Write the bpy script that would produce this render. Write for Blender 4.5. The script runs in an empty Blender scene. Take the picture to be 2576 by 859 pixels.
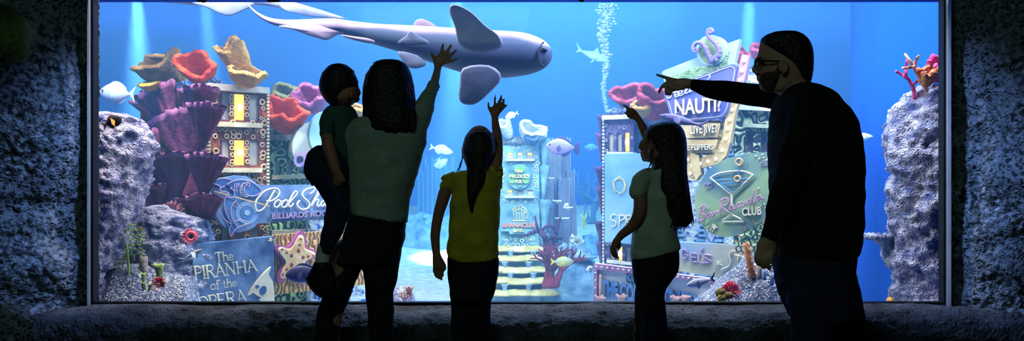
import bpy, bmesh, math, random
from mathutils import Vector, Matrix, noise, Euler
PI = math.pi
sc = bpy.context.scene
COL = sc.collection
F = 2400.0            # focal length in pixels of the 2576 px wide frame
CX, CY, EYE = 1288.0, 430.0, 1.2

def P(px, py, Y):
    """world point seen at a photo pixel at distance Y from the camera"""
    return Vector(((px - CX) / F * Y, Y, EYE + (CY - py) / F * Y))

# ------------------------------------------------------------------ materials
def lin(h):
    h = h.lstrip('#')
    r = []
    for i in (0, 2, 4):
        c = int(h[i:i + 2], 16) / 255
        r.append(c / 12.92 if c <= .04045 else ((c + .055) / 1.055) ** 2.4)
    return (r[0], r[1], r[2], 1)

MATS = {}
def mat(name, c1, c2=None, kind='noise', scale=8.0, rough=.7, bump=.0, bscale=None, spec=.3, lo=.35, hi=.65,
        metal=0, emit=None, estr=0, coat=0, detail=4, bkind=None, sss=0):
    if name in MATS:
        return MATS[name]
    m = bpy.data.materials.new(name)
    m.use_nodes = True
    nt = m.node_tree
    N, L = nt.nodes, nt.links
    b = N['Principled BSDF']
    b.inputs['Roughness'].default_value = rough
    b.inputs['Metallic'].default_value = metal
    b.inputs['Specular IOR Level'].default_value = spec
    b.inputs['Base Color'].default_value = lin(c1)
    if emit:
        b.inputs['Emission Color'].default_value = lin(emit)
        b.inputs['Emission Strength'].default_value = estr
    tc = N.new('ShaderNodeTexCoord')
    def pattern(kind, scale):
        if kind == 'noise':
            t = N.new('ShaderNodeTexNoise'); t.inputs['Scale'].default_value = scale
            t.inputs['Detail'].default_value = detail
            L.new(tc.outputs['Object'], t.inputs['Vector']); return t.outputs['Fac']
        if kind in ('cells', 'cracks', 'dots'):
            t = N.new('ShaderNodeTexVoronoi'); t.inputs['Scale'].default_value = scale
            t.feature = 'DISTANCE_TO_EDGE' if kind == 'cracks' else 'F1'
            n = N.new('ShaderNodeTexNoise'); n.inputs['Scale'].default_value = scale * .6
            mx = N.new('ShaderNodeMix'); mx.data_type = 'VECTOR'; mx.inputs[0].default_value = .08
            L.new(tc.outputs['Object'], n.inputs['Vector'])
            L.new(tc.outputs['Object'], mx.inputs[4]); L.new(n.outputs['Color'], mx.inputs[5])
            L.new(mx.outputs[1], t.inputs['Vector']); return t.outputs['Distance']
        if kind == 'maze':      # labyrinth ridges of brain coral
            n = N.new('ShaderNodeTexNoise'); n.inputs['Scale'].default_value = scale
            n.inputs['Detail'].default_value = .0
            L.new(tc.outputs['Object'], n.inputs['Vector'])
            k = N.new('ShaderNodeMath'); k.operation = 'MULTIPLY'; k.inputs[1].default_value = 26
            s = N.new('ShaderNodeMath'); s.operation = 'SINE'
            a = N.new('ShaderNodeMath'); a.operation = 'MULTIPLY_ADD'; a.inputs[1].default_value = .5; a.inputs[2].default_value = .5
            L.new(n.outputs['Fac'], k.inputs[0]); L.new(k.outputs[0], s.inputs[0]); L.new(s.outputs[0], a.inputs[0])
            return a.outputs[0]
        if kind == 'wood':      # wavy grooves
            t = N.new('ShaderNodeTexWave'); t.inputs['Scale'].default_value = scale
            t.inputs['Distortion'].default_value = 7; t.inputs['Detail'].default_value = 1.5
            t.inputs['Detail Scale'].default_value = 1.2
            L.new(tc.outputs['Object'], t.inputs['Vector']); return t.outputs['Fac']
        if kind == 'gradz':
            s = N.new('ShaderNodeSeparateXYZ'); L.new(tc.outputs['Object'], s.inputs[0]); return s.outputs[2]
    if c2:
        f = pattern(kind, scale)
        r = N.new('ShaderNodeValToRGB')
        r.color_ramp.elements[0].position = lo; r.color_ramp.elements[0].color = lin(c1)
        r.color_ramp.elements[1].position = hi; r.color_ramp.elements[1].color = lin(c2)
        L.new(f, r.inputs[0]); L.new(r.outputs[0], b.inputs['Base Color'])
    if bump:
        g = pattern(bkind or kind, bscale or scale)
        bp = N.new('ShaderNodeBump'); bp.inputs['Strength'].default_value = min(1, abs(bump))
        bp.inputs['Distance'].default_value = .03 * bump if bump > 1 else .02
        bp.invert = bump < 0
        L.new(g, bp.inputs['Height']); L.new(bp.outputs['Normal'], b.inputs['Normal'])
    MATS[name] = m
    return m

# ------------------------------------------------------------------ objects
ORG = {}
def org(o):
    return ORG.get(o.name, Vector()) if o is not None else Vector()

def setp(o, label=None, cat=None, group=None, kind=None):
    if label: o['label'] = label
    if cat: o['category'] = cat
    if group: o['group'] = group
    if kind: o['kind'] = kind
    return o

def thing(name, label, cat, loc=(0, 0, 0), group=None):
    o = bpy.data.objects.new(name, None)
    COL.objects.link(o)
    o.empty_display_size = .05
    o.location = loc
    ORG[o.name] = Vector(loc)
    return setp(o, label, cat, group)

class MB:
    def __init__(s):
        s.v = []; s.f = []; s.m = []
    def add(s, vs, fs, mi=0):
        b = len(s.v)
        s.v.extend(Vector(v) for v in vs)
        for f in fs:
            s.f.append(tuple(i + b for i in f)); s.m.append(mi)
    def merge(s, o, mi=None):
        b = len(s.v)
        s.v.extend(o.v)
        for f, m in zip(o.f, o.m):
            s.f.append(tuple(i + b for i in f)); s.m.append(m if mi is None else mi)
    # -- primitives
    def rings(s, rings, mi=0, cap=True, closed=True):
        n = len(rings[0]); vs = [p for r in rings for p in r]; fs = []
        for i in range(len(rings) - 1):
            for j in range(n if closed else n - 1):
                k = (j + 1) % n
                fs.append((i * n + j, i * n + k, (i + 1) * n + k, (i + 1) * n + j))
        if cap:
            fs.append(tuple(range(n - 1, -1, -1)))
            fs.append(tuple((len(rings) - 1) * n + j for j in range(n)))
        s.add(vs, fs, mi)
    def tube(s, path, rad, n=8, mi=0, flat=1.0, caps=True, up=None):
        """tapered tube with rounded ends; rad number or list; flat squashes it along its second axis"""
        path = [Vector(p) for p in path]
        if not hasattr(rad, '__len__'): rad = [rad] * len(path)
        rad = list(rad)
        tan = []
        for i in range(len(path)):
            a = path[max(0, i - 1)]; b = path[min(len(path) - 1, i + 1)]
            t = b - a
            tan.append(t.normalized() if t.length > 1e-9 else Vector((0, 0, 1)))
        ref = Vector(up) if up else (Vector((0, 1, 0)) if abs(tan[0].y) < .9 else Vector((1, 0, 0)))
        rs = []
        nrm = (ref - tan[0] * ref.dot(tan[0])).normalized()
        for i, p in enumerate(path):
            nrm = nrm - tan[i] * nrm.dot(tan[i])
            nrm = nrm.normalized() if nrm.length > 1e-6 else tan[i].orthogonal().normalized()
            bn = tan[i].cross(nrm)
            def ring(c, r):
                return [c + nrm * (math.sin(2 * PI * j / n) * r * flat) + bn * (math.cos(2 * PI * j / n) * r) for j in range(n)]
            if i == 0 and caps:
                rs.append(ring(p - tan[0] * rad[0] * .9, rad[0] * .35)); rs.append(ring(p - tan[0] * rad[0] * .55, rad[0] * .8))
            rs.append(ring(p, rad[i]))
            if i == len(path) - 1 and caps:
                rs.append(ring(p + tan[i] * rad[i] * .55, rad[i] * .8)); rs.append(ring(p + tan[i] * rad[i] * .9, rad[i] * .35))
        s.rings(rs, mi)
    def ell(s, c, r, mi=0, n=14, m=9, rot=None):
        c = Vector(c); vs = []; fs = []
        R = Euler(rot).to_matrix() if rot else None
        for i in range(m + 1):
            ph = PI * i / m
            for j in range(n):
                th = 2 * PI * j / n
                v = Vector((math.sin(ph) * math.cos(th) * r[0], math.sin(ph) * math.sin(th) * r[1], math.cos(ph) * r[2]))
                if R: v = R @ v
                vs.append(c + v)
        for i in range(m):
            for j in range(n):
                k = (j + 1) % n
                fs.append((i * n + j, (i + 1) * n + j, (i + 1) * n + k, i * n + k))
        s.add(vs, fs, mi)
    def box(s, c, d, mi=0, rot=None):
        c = Vector(c); R = Euler(rot).to_matrix() if rot else Matrix.Identity(3)
        vs = [c + R @ Vector((x * d[0] / 2, y * d[1] / 2, z * d[2] / 2)) for x in (-1, 1) for y in (-1, 1) for z in (-1, 1)]
        s.add(vs, [(0, 1, 3, 2), (4, 6, 7, 5), (0, 4, 5, 1), (2, 3, 7, 6), (0, 2, 6, 4), (1, 5, 7, 3)], mi)
    def prism(s, front, back, mi=0, side=None):
        n = len(front)
        vs = list(front) + list(back)
        s.add(vs, [tuple(range(n)), tuple(range(2 * n - 1, n - 1, -1))], mi)
        s.add(vs, [(i, i + n, (i + 1) % n + n, (i + 1) % n) for i in range(n)], mi if side is None else side)
    def torus(s, c, R, r, ax=None, n=12, m=6, mi=0, sx=1, sy=1):
        """torus around axis ax"""
        c = Vector(c); ax = Vector(ax or (0, -1, 0)).normalized()
        u = ax.orthogonal().normalized() if abs(ax.z) > .9 else ax.cross(Vector((0, 0, 1))).normalized()
        w = ax.cross(u).normalized()
        rs = []
        for i in range(n):
            a = 2 * PI * i / n; d = u * math.cos(a) * sx + w * math.sin(a) * sy
            rs.append([c + d * (R + r * math.cos(2 * PI * j / m)) + ax * r * math.sin(2 * PI * j / m) for j in range(m)])
        rs.append(rs[0])
        s.rings(rs, mi, cap=False)
    def lens(s, pts, t, mi=0, rows=3):
        """a fin: outline polygon thickened like a lens; t = half thickness vector at the centre"""
        pts = [Vector(p) for p in pts]; c = sum(pts, Vector()) / len(pts); t = Vector(t)
        rs = []
        ks = [(0.02, 0.9), (.3, .85), (.65, .6), (.9, .3)]
        top = [[p.lerp(c, 1 - a) + t * b for p in pts] for a, b in ks]
        bot = [[p.lerp(c, 1 - a) - t * b for p in pts] for a, b in reversed(ks)]
        s.rings(top + [pts] + bot, mi)
    def noise(s, amp, sc_=3.0, seed=0, start=0):
        for i in range(start, len(s.v)):
            v = s.v[i]; q = v * sc_ + Vector((seed * 7.1, seed * 3.3, seed))
            s.v[i] = v + Vector((noise.noise(q), noise.noise(q + Vector((31, 0, 0))), noise.noise(q + Vector((0, 47, 0))))) * amp
    def obj(s, name, mats, parent=None, smooth=True, loc=None, remesh=None, sm=2, **kw):
        if not isinstance(mats, (list, tuple)): mats = [mats]
        o_ = org(parent)
        L_ = Vector(loc) if loc is not None else Vector()
        me = bpy.data.meshes.new(name)
        me.from_pydata([tuple(v - o_ - L_) for v in s.v], [], s.f)
        for m in mats: me.materials.append(m)
        if len(mats) > 1: me.polygons.foreach_set('material_index', s.m)
        if smooth: me.polygons.foreach_set('use_smooth', [True] * len(me.polygons))
        me.update()
        bm = bmesh.new(); bm.from_mesh(me)
        if not remesh: bmesh.ops.recalc_face_normals(bm, faces=bm.faces)
        bm.to_mesh(me); bm.free()
        o = bpy.data.objects.new(name, me)
        COL.objects.link(o)
        if remesh:
            r = o.modifiers.new('r', 'REMESH'); r.mode = 'VOXEL'; r.voxel_size = remesh; r.use_smooth_shade = True
            if sm:
                q = o.modifiers.new('s', 'SMOOTH'); q.iterations = sm; q.factor = .5
            dg = bpy.context.evaluated_depsgraph_get()
            new = bpy.data.meshes.new_from_object(o.evaluated_get(dg))
            o.modifiers.clear(); o.data = new; new.name = name
            new.materials.clear()
            for m in mats: new.materials.append(m)
        if parent is not None:
            o.parent = parent
        o.location = L_
        ORG[o.name] = o_ + L_
        setp(o, kw.get('label'), kw.get('cat'), kw.get('group'), kw.get('kind'))
        return o

def smoothpath(pts, k=4, closed=False):
    """Catmull-Rom through 2-D or 3-D tuples"""
    n = len(pts); out = []
    for i in range(n if closed else n - 1):
        p0 = pts[(i - 1) % n] if closed or i > 0 else pts[i]
        p1 = pts[i]; p2 = pts[(i + 1) % n]
        p3 = pts[(i + 2) % n] if closed or i + 2 < n else p2
        for j in range(k):
            t = j / k
            out.append(tuple(.5 * (2 * b + (c - a) * t + (2 * a - 5 * b + 4 * c - d) * t * t + (3 * b - a - 3 * c + d) * t ** 3)
                             for a, b, c, d in zip(p0, p1, p2, p3)))
    if not closed: out.append(tuple(pts[-1]))
    return out

# a vertical plane of the place, given by two photo columns and their distances
class Plane:
    def __init__(s, px0, Y0, px1, Y1):
        X0 = (px0 - CX) / F * Y0; X1 = (px1 - CX) / F * Y1
        d = Vector((X1 - X0, Y1 - Y0, 0)).normalized()
        s.d = d; s.o = Vector((X0, Y0, 0))
        n = Vector((d.y, -d.x, 0))
        if n.y > 0: n = -n
        s.n = n                                  # towards the viewer
    def pt(s, px, py, off=0.0):
        o = s.o + s.n * off
        r = Vector(((px - CX) / F, 1, 0))
        Y = o.dot(s.n) / r.dot(s.n)
        return P(px, py, Y)
    def sc(s, px):
        return F / s.pt(px, 430).y               # pixels per metre there
    def slab(s, mb, poly, o0, o1, mi=0, side=None):
        mb.prism([s.pt(x, y, o1) for x, y in poly], [s.pt(x, y, o1) - s.n * (o1 - o0) for x, y in poly], mi, side)
    def stroke(s, mb, pts, r, off, mi=0, k=4, n=6, smooth=True, flat=1.0):
        q = smoothpath(pts, k) if smooth and len(pts) > 2 else pts
        mb.tube([s.pt(x, y, off) for x, y in q], r / s.sc(pts[0][0]), n=n, mi=mi, flat=flat, up=s.n)
    def disc(s, mb, cx, cy, rx, ry, o0, o1, mi=0, n=28, rot=0):
        p = []
        for i in range(n):
            a = 2 * PI * i / n; x = rx * math.cos(a); y = ry * math.sin(a)
            p.append((cx + x * math.cos(rot) - y * math.sin(rot), cy + x * math.sin(rot) + y * math.cos(rot)))
        s.slab(mb, p, o0, o1, mi)
    def ring(s, mb, cx, cy, r, t, off, mi=0, n=12, m=5):
        k = s.sc(cx)
        mb.torus(s.pt(cx, cy, off), r / k, t / k, ax=s.n, n=n, m=m, mi=mi)
    def text(s, mb, body, quad, off, depth=.012, mi=0, bold=.02, shear=0):
        """block lettering mapped on the plane; quad = tl, tr, br, bl in photo pixels"""
        cu = bpy.data.curves.new('lettering', 'FONT')
        cu.body = body; cu.size = 1; cu.extrude = .5; cu.offset = bold; cu.resolution_u = 3; cu.shear = shear
        o = bpy.data.objects.new('lettering', cu); COL.objects.link(o)
        dg = bpy.context.evaluated_depsgraph_get()
        me = bpy.data.meshes.new_from_object(o.evaluated_get(dg))
        xs = [v.co.x for v in me.vertices]; ys = [v.co.y for v in me.vertices]
        x0, x1, y0, y1 = min(xs), max(xs), min(ys), max(ys)
        tl, tr, br, bl = quad
        vs = []
        for v in me.vertices:
            u = (v.co.x - x0) / (x1 - x0); w = (v.co.y - y0) / (y1 - y0)
            px = (bl[0] * (1 - u) + br[0] * u) * (1 - w) + (tl[0] * (1 - u) + tr[0] * u) * w
            py = (bl[1] * (1 - u) + br[1] * u) * (1 - w) + (tl[1] * (1 - u) + tr[1] * u) * w
            vs.append(s.pt(px, py, off + (depth if v.co.z > 0 else 0)))
        mb.add(vs, [tuple(p.vertices) for p in me.polygons], mi)
        bpy.data.objects.remove(o); bpy.data.curves.remove(cu); bpy.data.meshes.remove(me)
    def quadmap(s, quad):
        tl, tr, br, bl = quad
        def m(u, v):
            return ((tl[0] * (1 - u) + tr[0] * u) * (1 - v) + (bl[0] * (1 - u) + br[0] * u) * v,
                    (tl[1] * (1 - u) + tr[1] * u) * (1 - v) + (bl[1] * (1 - u) + br[1] * u) * v)
        return m
    def facade(s, mb, m, holes, o0, o1, mi=0, nx=1, ny=1):
        """wall slab with rectangular openings (u0,v0,u1,v1)"""
        us = sorted({0, 1} | {h[0] for h in holes} | {h[2] for h in holes})
        vs = sorted({0, 1} | {h[1] for h in holes} | {h[3] for h in holes})
        for a, b in zip(us, us[1:]):
            for c, d in zip(vs, vs[1:]):
                cu, cv = (a + b) / 2, (c + d) / 2
                if any(h[0] < cu < h[2] and h[1] < cv < h[3] for h in holes): continue
                s.slab(mb, [m(a, c), m(b, c), m(b, d), m(a, d)], o0, o1, mi)

# serif lettering drawn as strokes: thick stems, thin arms, slab serifs
SERIF = {
 'P': (.62, [[(.12, 0), (.12, 1), 1], [(.12, 1), (.42, 1), (.56, .86), (.56, .64), (.42, .5), (.12, .5), .6]], [(.12, 0), (.12, 1)]),
 'I': (.3, [[(.15, 0), (.15, 1), 1]], [(.15, 0), (.15, 1)]),
 'R': (.72, [[(.12, 0), (.12, 1), 1], [(.12, 1), (.42, 1), (.56, .86), (.56, .66), (.42, .53), (.12, .53), .6], [(.32, .52), (.64, 0), .9]], [(.12, 0), (.12, 1), (.64, 0)]),
 'A': (.78, [[(.08, 0), (.39, 1), .55], [(.36, 1), (.7, 0), 1], [(.2, .36), (.58, .36), .45]], [(.08, 0), (.7, 0)]),
 'N': (.84, [[(.12, 0), (.12, 1), .55], [(.12, 1), (.7, 0), 1], [(.7, 0), (.7, 1), .55]], [(.12, 0), (.1, 1), (.7, 1)]),
 'H': (.84, [[(.12, 0), (.12, 1), 1], [(.7, 0), (.7, 1), 1], [(.12, .5), (.7, .5), .5]], [(.12, 0), (.12, 1), (.7, 0), (.7, 1)]),
 'O': (.8, [[(.4, 0), (.16, .1), (.06, .35), (.06, .65), (.16, .9), (.4, 1), (.64, .9), (.74, .65), (.74, .35), (.64, .1), (.4, 0), .8]], []),
 'E': (.64, [[(.12, 0), (.12, 1), 1], [(.12, 1), (.54, 1), (.54, .86), .5], [(.12, .52), (.42, .52), .5], [(.12, 0), (.56, 0), (.56, .16), .5]], [(.12, 0), (.12, 1)]),
 'T': (.74, [[(.37, 0), (.37, 1), 1], [(.05, .84), (.05, 1), (.69, 1), (.69, .84), .5]], [(.37, 0)]),
 'h': (.6, [[(.1, 0), (.1, 1), .9], [(.1, .5), (.3, .62), (.46, .55), (.48, .4), (.48, 0), .8]], [(.1, 0), (.48, 0)]),
 'e': (.52, [[(.06, .33), (.44, .33), (.42, .52), (.26, .62), (.1, .52), (.04, .3), (.1, .08), (.28, 0), (.44, .1), .65]], []),
 'o': (.56, [[(.27, 0), (.08, .1), (.04, .31), (.08, .52), (.27, .62), (.46, .52), (.5, .31), (.46, .1), (.27, 0), .7]], []),
 'f': (.4, [[(.15, 0), (.15, .85), (.25, 1), (.4, .95), .8], [(.02, .6), (.32, .6), .5]], [(.15, 0)]),
 't': (.36, [[(.15, .85), (.15, .1), (.22, 0), (.34, .05), .8], [(.02, .6), (.32, .6), .5]], []),
 ' ': (.35, [], []),
}
def serif_text(pl, mb, body, quad, off, w=.075, mi=0):
    tl, tr, br, bl = quad
    tot = sum(SERIF[c][0] for c in body); x = 0
    H = math.hypot(tl[0] - bl[0], tl[1] - bl[1])
    def mp(u, v):
        return ((bl[0] * (1 - u) + br[0] * u) * (1 - v) + (tl[0] * (1 - u) + tr[0] * u) * v,
                (bl[1] * (1 - u) + br[1] * u) * (1 - v) + (tl[1] * (1 - u) + tr[1] * u) * v)
    for c in body:
        adv, strokes, serifs = SERIF[c]
        for st in strokes:
            pts = [mp((x + p[0]) / tot, p[1]) for p in st[:-1]]
            pl.stroke(mb, pts, H * w * st[-1], off, mi, k=3, smooth=len(pts) > 4, flat=.7)
        for p in serifs:
            pl.stroke(mb, [mp((x + p[0] - .1) / tot, p[1]), mp((x + p[0] + .1) / tot, p[1])], H * w * .45, off, mi, smooth=False)
        x += adv
# ------------------------------------------------------------------ the place: hall, window, tank
random.seed(4)
GY = 4.80                                   # front of the acrylic
m_rockdark = mat('dark_rock', '#8592a4', '#252b36', 'cracks', 34, .85, 1, 34, bkind='cracks', lo=.0, hi=.3)
nt = m_rockdark.node_tree; b_ = nt.nodes['Principled BSDF']; lk = b_.inputs['Base Color'].links[0].from_socket
mk = nt.nodes.new('ShaderNodeTexNoise'); mk.inputs['Scale'].default_value = 2.6; mk.inputs['Detail'].default_value = 5; rp = nt.nodes.new('ShaderNodeValToRGB')
rp.color_ramp.elements[0].position = .42; rp.color_ramp.elements[1].position = .6
n2 = nt.nodes.new('ShaderNodeTexNoise'); n2.inputs['Scale'].default_value = 38; n2.inputs['Detail'].default_value = 6; r2 = nt.nodes.new('ShaderNodeValToRGB')
r2.color_ramp.elements[0].position = .4; r2.color_ramp.elements[0].color = lin('#20252e'); r2.color_ramp.elements[1].position = .68; r2.color_ramp.elements[1].color = lin('#9aa8ba')
mx_ = nt.nodes.new('ShaderNodeMix'); mx_.data_type = 'RGBA'
tc_ = nt.nodes.new('ShaderNodeTexCoord')
for t_ in (mk, n2): nt.links.new(tc_.outputs['Object'], t_.inputs['Vector'])
nt.links.new(mk.outputs['Fac'], rp.inputs[0]); nt.links.new(n2.outputs['Fac'], r2.inputs[0]); nt.links.new(rp.outputs[0], mx_.inputs[0]); nt.links.new(lk, mx_.inputs[6]); nt.links.new(r2.outputs[0], mx_.inputs[7]); nt.links.new(mx_.outputs[2], b_.inputs['Base Color'])
m_rocksill = mat('sill_rock', '#23262e', '#565c68', 'noise', 7, .8, 1, 34, bkind='cracks', lo=.3, hi=.75)
m_floor = mat('hall_floor', '#1b1d20', '#26282c', 'noise', 3, .6)
m_black = mat('black_rubber', '#08090b', rough=.5)
m_trim = mat('grey_trim', '#59606c', '#6d7480', 'noise', 5, .45, spec=.5)

def fbm(v, o=4):
    return noise.fractal(v, .9, 2.1, o)
def ridges(v, s):
    d = noise.voronoi(v * s)[0]
    return min(.5, d[1] - d[0])

def grid(name, nu, nv, fn, m, **kw):
    mb = MB()
    vs = [fn(i / nu, j / nv) for j in range(nv + 1) for i in range(nu + 1)]
    fs = [(j * (nu + 1) + i, j * (nu + 1) + i + 1, (j + 1) * (nu + 1) + i + 1, (j + 1) * (nu + 1) + i) for j in range(nv) for i in range(nu)]
    mb.add(vs, fs)
    return mb.obj(name, m, **kw)

def side_wall(sgn):
    edge = P(224, 0, 4.74).x if sgn < 0 else P(2392, 0, 4.74).x
    def fn(u, v):
        d = u ** 1.4 * 1.5                                     # distance from the window's edge
        z = -.02 + v * 3.1
        y = 4.86 - .62 * (1 - math.exp(-d / .34)) - .1 * d
        q = Vector((d * 1.3, z * 1.3, 5 * sgn))
        lump = fbm(q * 1.7, 3)
        y -= .12 * lump * min(1, d / .12) + .0
        c = ridges(Vector((d, z, sgn * 3.0)), 20) if fbm(q + Vector((9, 0, 0)), 2) > -.05 else ridges(Vector((d, z * .6, 1.0)), 34) * .7
        y -= .04 * c * min(1, d / .03)
        y -= .02 * fbm(Vector((d, z, 2)) * 11, 3)
        x = edge + sgn * d + .05 * noise.noise(q * 3) * min(1, d / .2)
        return Vector((x, y, z))
    grid('wall_left' if sgn < 0 else 'wall_right', 150, 330, fn, m_rockdark, kind='structure')
side_wall(-1); side_wall(1)

def sill_fn(u, v):
    x = -2.5 + u * 5.05
    t = v
    if t < .4:      # top, from the glass towards the viewer
        k = t / .4
        y = 4.795 - .27 * k; z = .532 - .012 * k - .03 * k ** 3
    elif t < .6:
        k = (t - .4) / .2; a = k * PI / 2
        y = 4.525 - .075 * math.sin(a); z = .49 - .075 * (1 - math.cos(a))
    else:
        k = (t - .6) / .4
        y = 4.45 + .03 * k; z = .415 - .435 * k
    w = min(1, t / .12)
    n1 = fbm(Vector((x * 2.2, t * 3, 1.5)), 4); n2 = ridges(Vector((x, t * .9, 4)), 17)
    z += (.022 * n1 + .015 * n2) * w * (1 if t < .6 else .3)
    y -= (.02 * n1 + .02 * n2) * w
    return Vector((x, y, z))
grid('wall_sill', 420, 46, sill_fn, m_rocksill, kind='structure')

# lintel above the window, its ragged lower edge just shows
def lintel_fn(u, v):
    x = -2.5 + u * 5.05
    t = v
    y = 4.74 - .3 * min(1, t * 3); z = P(0, 1.2, GY).z + (max(0, t - .05)) * 1.1 + .012 * fbm(Vector((x * 5, t * 2, 8)), 3) * min(1, t * 8)
    return Vector((x, y - .04 * fbm(Vector((x * 3, t * 3, 3)), 3), z))
grid('wall_lintel', 260, 20, lintel_fn, m_rockdark, kind='structure')
for cx_, w_ in ((505, 26), (690, 30), (1462, 16)):            # tufts of growth hanging from the lintel
    mb = MB(); mb.ell(P(cx_, -1, 4.74), (w_ / 500 / 1.7, .02, .012), n=16, m=8); mb.noise(.01, 60)
    mb.obj('algae_tuft', mat('dark_algae', '#10150f', '#28301f', 'noise', 60, .9), label={505: 'small dark algae tuft on the top window edge, leftmost of three', 690: 'wide dark algae tuft on the top window edge above the shark tail', 1462: 'tiny dark algae tuft on the top window edge, right of the big shark'}[cx_], cat='algae')

# hall floor
mb = MB(); mb.box((0, 1.2, -.05), (7.6, 7.6, .1)); mb.obj('floor', m_floor, smooth=False, kind='structure')

# window: frame strips and acrylic
ztop = P(0, -8, GY).z
mb = MB()
for x0, x1, y0, y1, mi in ((233, 243.5, 4.77, 4.80, 0), (2365, 2377, 4.77, 4.80, 0)):
    a = P(x0, 0, y1).x; b = P(x1, 0, y1).x
    mb.box(((a + b) / 2, 4.79, 1.3), (b - a, .06, 1.75), 0)
for pts in (((219, 4.72), (233.5, 4.79)), ((2377, 4.79), (2393, 4.70))):
    a = P(pts[0][0], 0, pts[0][1]); b = P(pts[1][0], 0, pts[1][1])
    for k in range(1):
        f = [Vector((a.x, a.y, .4)), Vector((b.x, b.y, .4)), Vector((b.x, b.y, 2.2)), Vector((a.x, a.y, 2.2))]
        mb.prism(f, [p + Vector((0, .05, 0)) for p in f], 1)
a = P(226, 0, 4.757).x; b = P(2384, 0, 4.745).x
mb.box((a, 4.75, 1.3), (.006, .012, 1.7), 2); mb.box((b, 4.74, 1.3), (.006, .012, 1.7), 2)
mb.box((0.02, 4.79, P(0, 761, 4.77).z - .006), (4.3, .05, .008), 0)
win = mb.obj('window_1', [m_black, m_trim, mat('trim_bead', '#8d96a6', rough=.3, spec=.6)], smooth=False, kind='structure')
m_glass = bpy.data.materials.new('acrylic'); m_glass.use_nodes = True
nt = m_glass.node_tree; nt.nodes.clear()
o_ = nt.nodes.new('ShaderNodeOutputMaterial'); mx = nt.nodes.new('ShaderNodeMixShader')
tr = nt.nodes.new('ShaderNodeBsdfTransparent'); gl = nt.nodes.new('ShaderNodeBsdfGlossy'); lw = nt.nodes.new('ShaderNodeFresnel')
lw.inputs['IOR'].default_value = 1.2
gl.inputs['Roughness'].default_value = .02; tr.inputs[0].default_value = (.96, .985, 1, 1)
nt.links.new(lw.outputs[0], mx.inputs[0]); nt.links.new(tr.outputs[0], mx.inputs[1]); nt.links.new(gl.outputs[0], mx.inputs[2]); nt.links.new(mx.outputs[0], o_.inputs[0])
mb = MB(); mb.box((0.02, 4.845, 1.3), (4.5, .05, 1.76))
mb.obj('pane', m_glass, win, smooth=False)

# tank shell
m_wallblue = mat('blue_tank_paint', '#084ac0', '#0c5ad2', 'noise', .8, .9, spec=.1, lo=.3, hi=.7)
HW, YB, ZS = 8.6, 16.0, 3.46
mb = MB()
n = 40; pts = []
for i in range(n + 1):                      # back wall with rounded corners
    t = i / n
    x = -HW + 2 * HW * t
    y = YB - 3.4 * abs(2 * t - 1) ** 5
    pts.append((x, y))
vs = [Vector((x, y, z)) for z in (-.4, ZS + .3) for x, y in pts]
mb.add(vs, [(i, i + 1, i + n + 2, i + n + 1) for i in range(n)])
mb.obj('wall_back', m_wallblue, kind='structure')
mb = MB()
sw = [[(-2.9, 4.9), (-HW, 12.7)], smoothpath([(2.95, 4.9), (2.98, 5.6), (2.82, 6.3), (2.68, 7.0), (2.78, 7.8), (3.2, 8.8), (4.2, 10.2), (6.2, 12.0), (HW, 12.7)], 5)]
for w_ in sw:
    mb.add([Vector((x, y, z)) for z in (-.4, ZS + .3) for x, y in w_], [(i, i + 1, i + len(w_) + 1, i + len(w_)) for i in range(len(w_) - 1)])
mb.obj('wall_side', m_wallblue, smooth=False, kind='structure')
mb = MB(); mb.box((0, 4.93, 2.95), (6, .05, 1.75)); mb.box((0, 4.93, .03), (6, .05, .98)); mb.box((-2.75, 4.93, 1.3), (1, .05, 2)); mb.box((2.78, 4.93, 1.3), (1, .05, 2))
mb.obj('wall_front', m_wallblue, smooth=False, kind='structure')

m_sand = mat('pale_sand', '#a9b4c4', '#e3e8f0', 'noise', 14, .95, .7, 40, lo=.3, hi=.7)
def floor_z(x, y):
    z = .0 + .02 * noise.noise(Vector((x * 1.1, y * 1.1, 0)))
    if y > 9: z += .62 * min(1, (y - 9) / 6.5) ** 1.3
    z += .03 * noise.noise(Vector((x * 2.5, y * 2.5, 3))) + .01 * noise.noise(Vector((x * 9, y * 9, 3)))
    return z
grid('floor_sand', 220, 160, lambda u, v: Vector(((u - .5) * 2 * (2.9 + (HW - 2.9) * min(1, v * 1.4)), 4.96 + v * 11.2, floor_z((u - .5) * 2 * (2.9 + (HW - 2.9) * min(1, v * 1.4)), 4.96 + v * 11.2))), m_sand, kind='structure')

# water surface seen from below
m_surf = mat('water_surface', '#a8d4f4', rough=.1, metal=1, bump=1, bscale=2.2, bkind='noise', detail=4)
grid('water_surface', 160, 160, lambda u, v: Vector(((u - .5) * 2 * HW, 4.9 + v * 11.3, ZS + .035 * noise.noise(Vector((u * 22, v * 44, 0))) + .02 * noise.noise(Vector((u * 60, v * 90, 4))))), m_surf, kind='structure')

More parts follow.
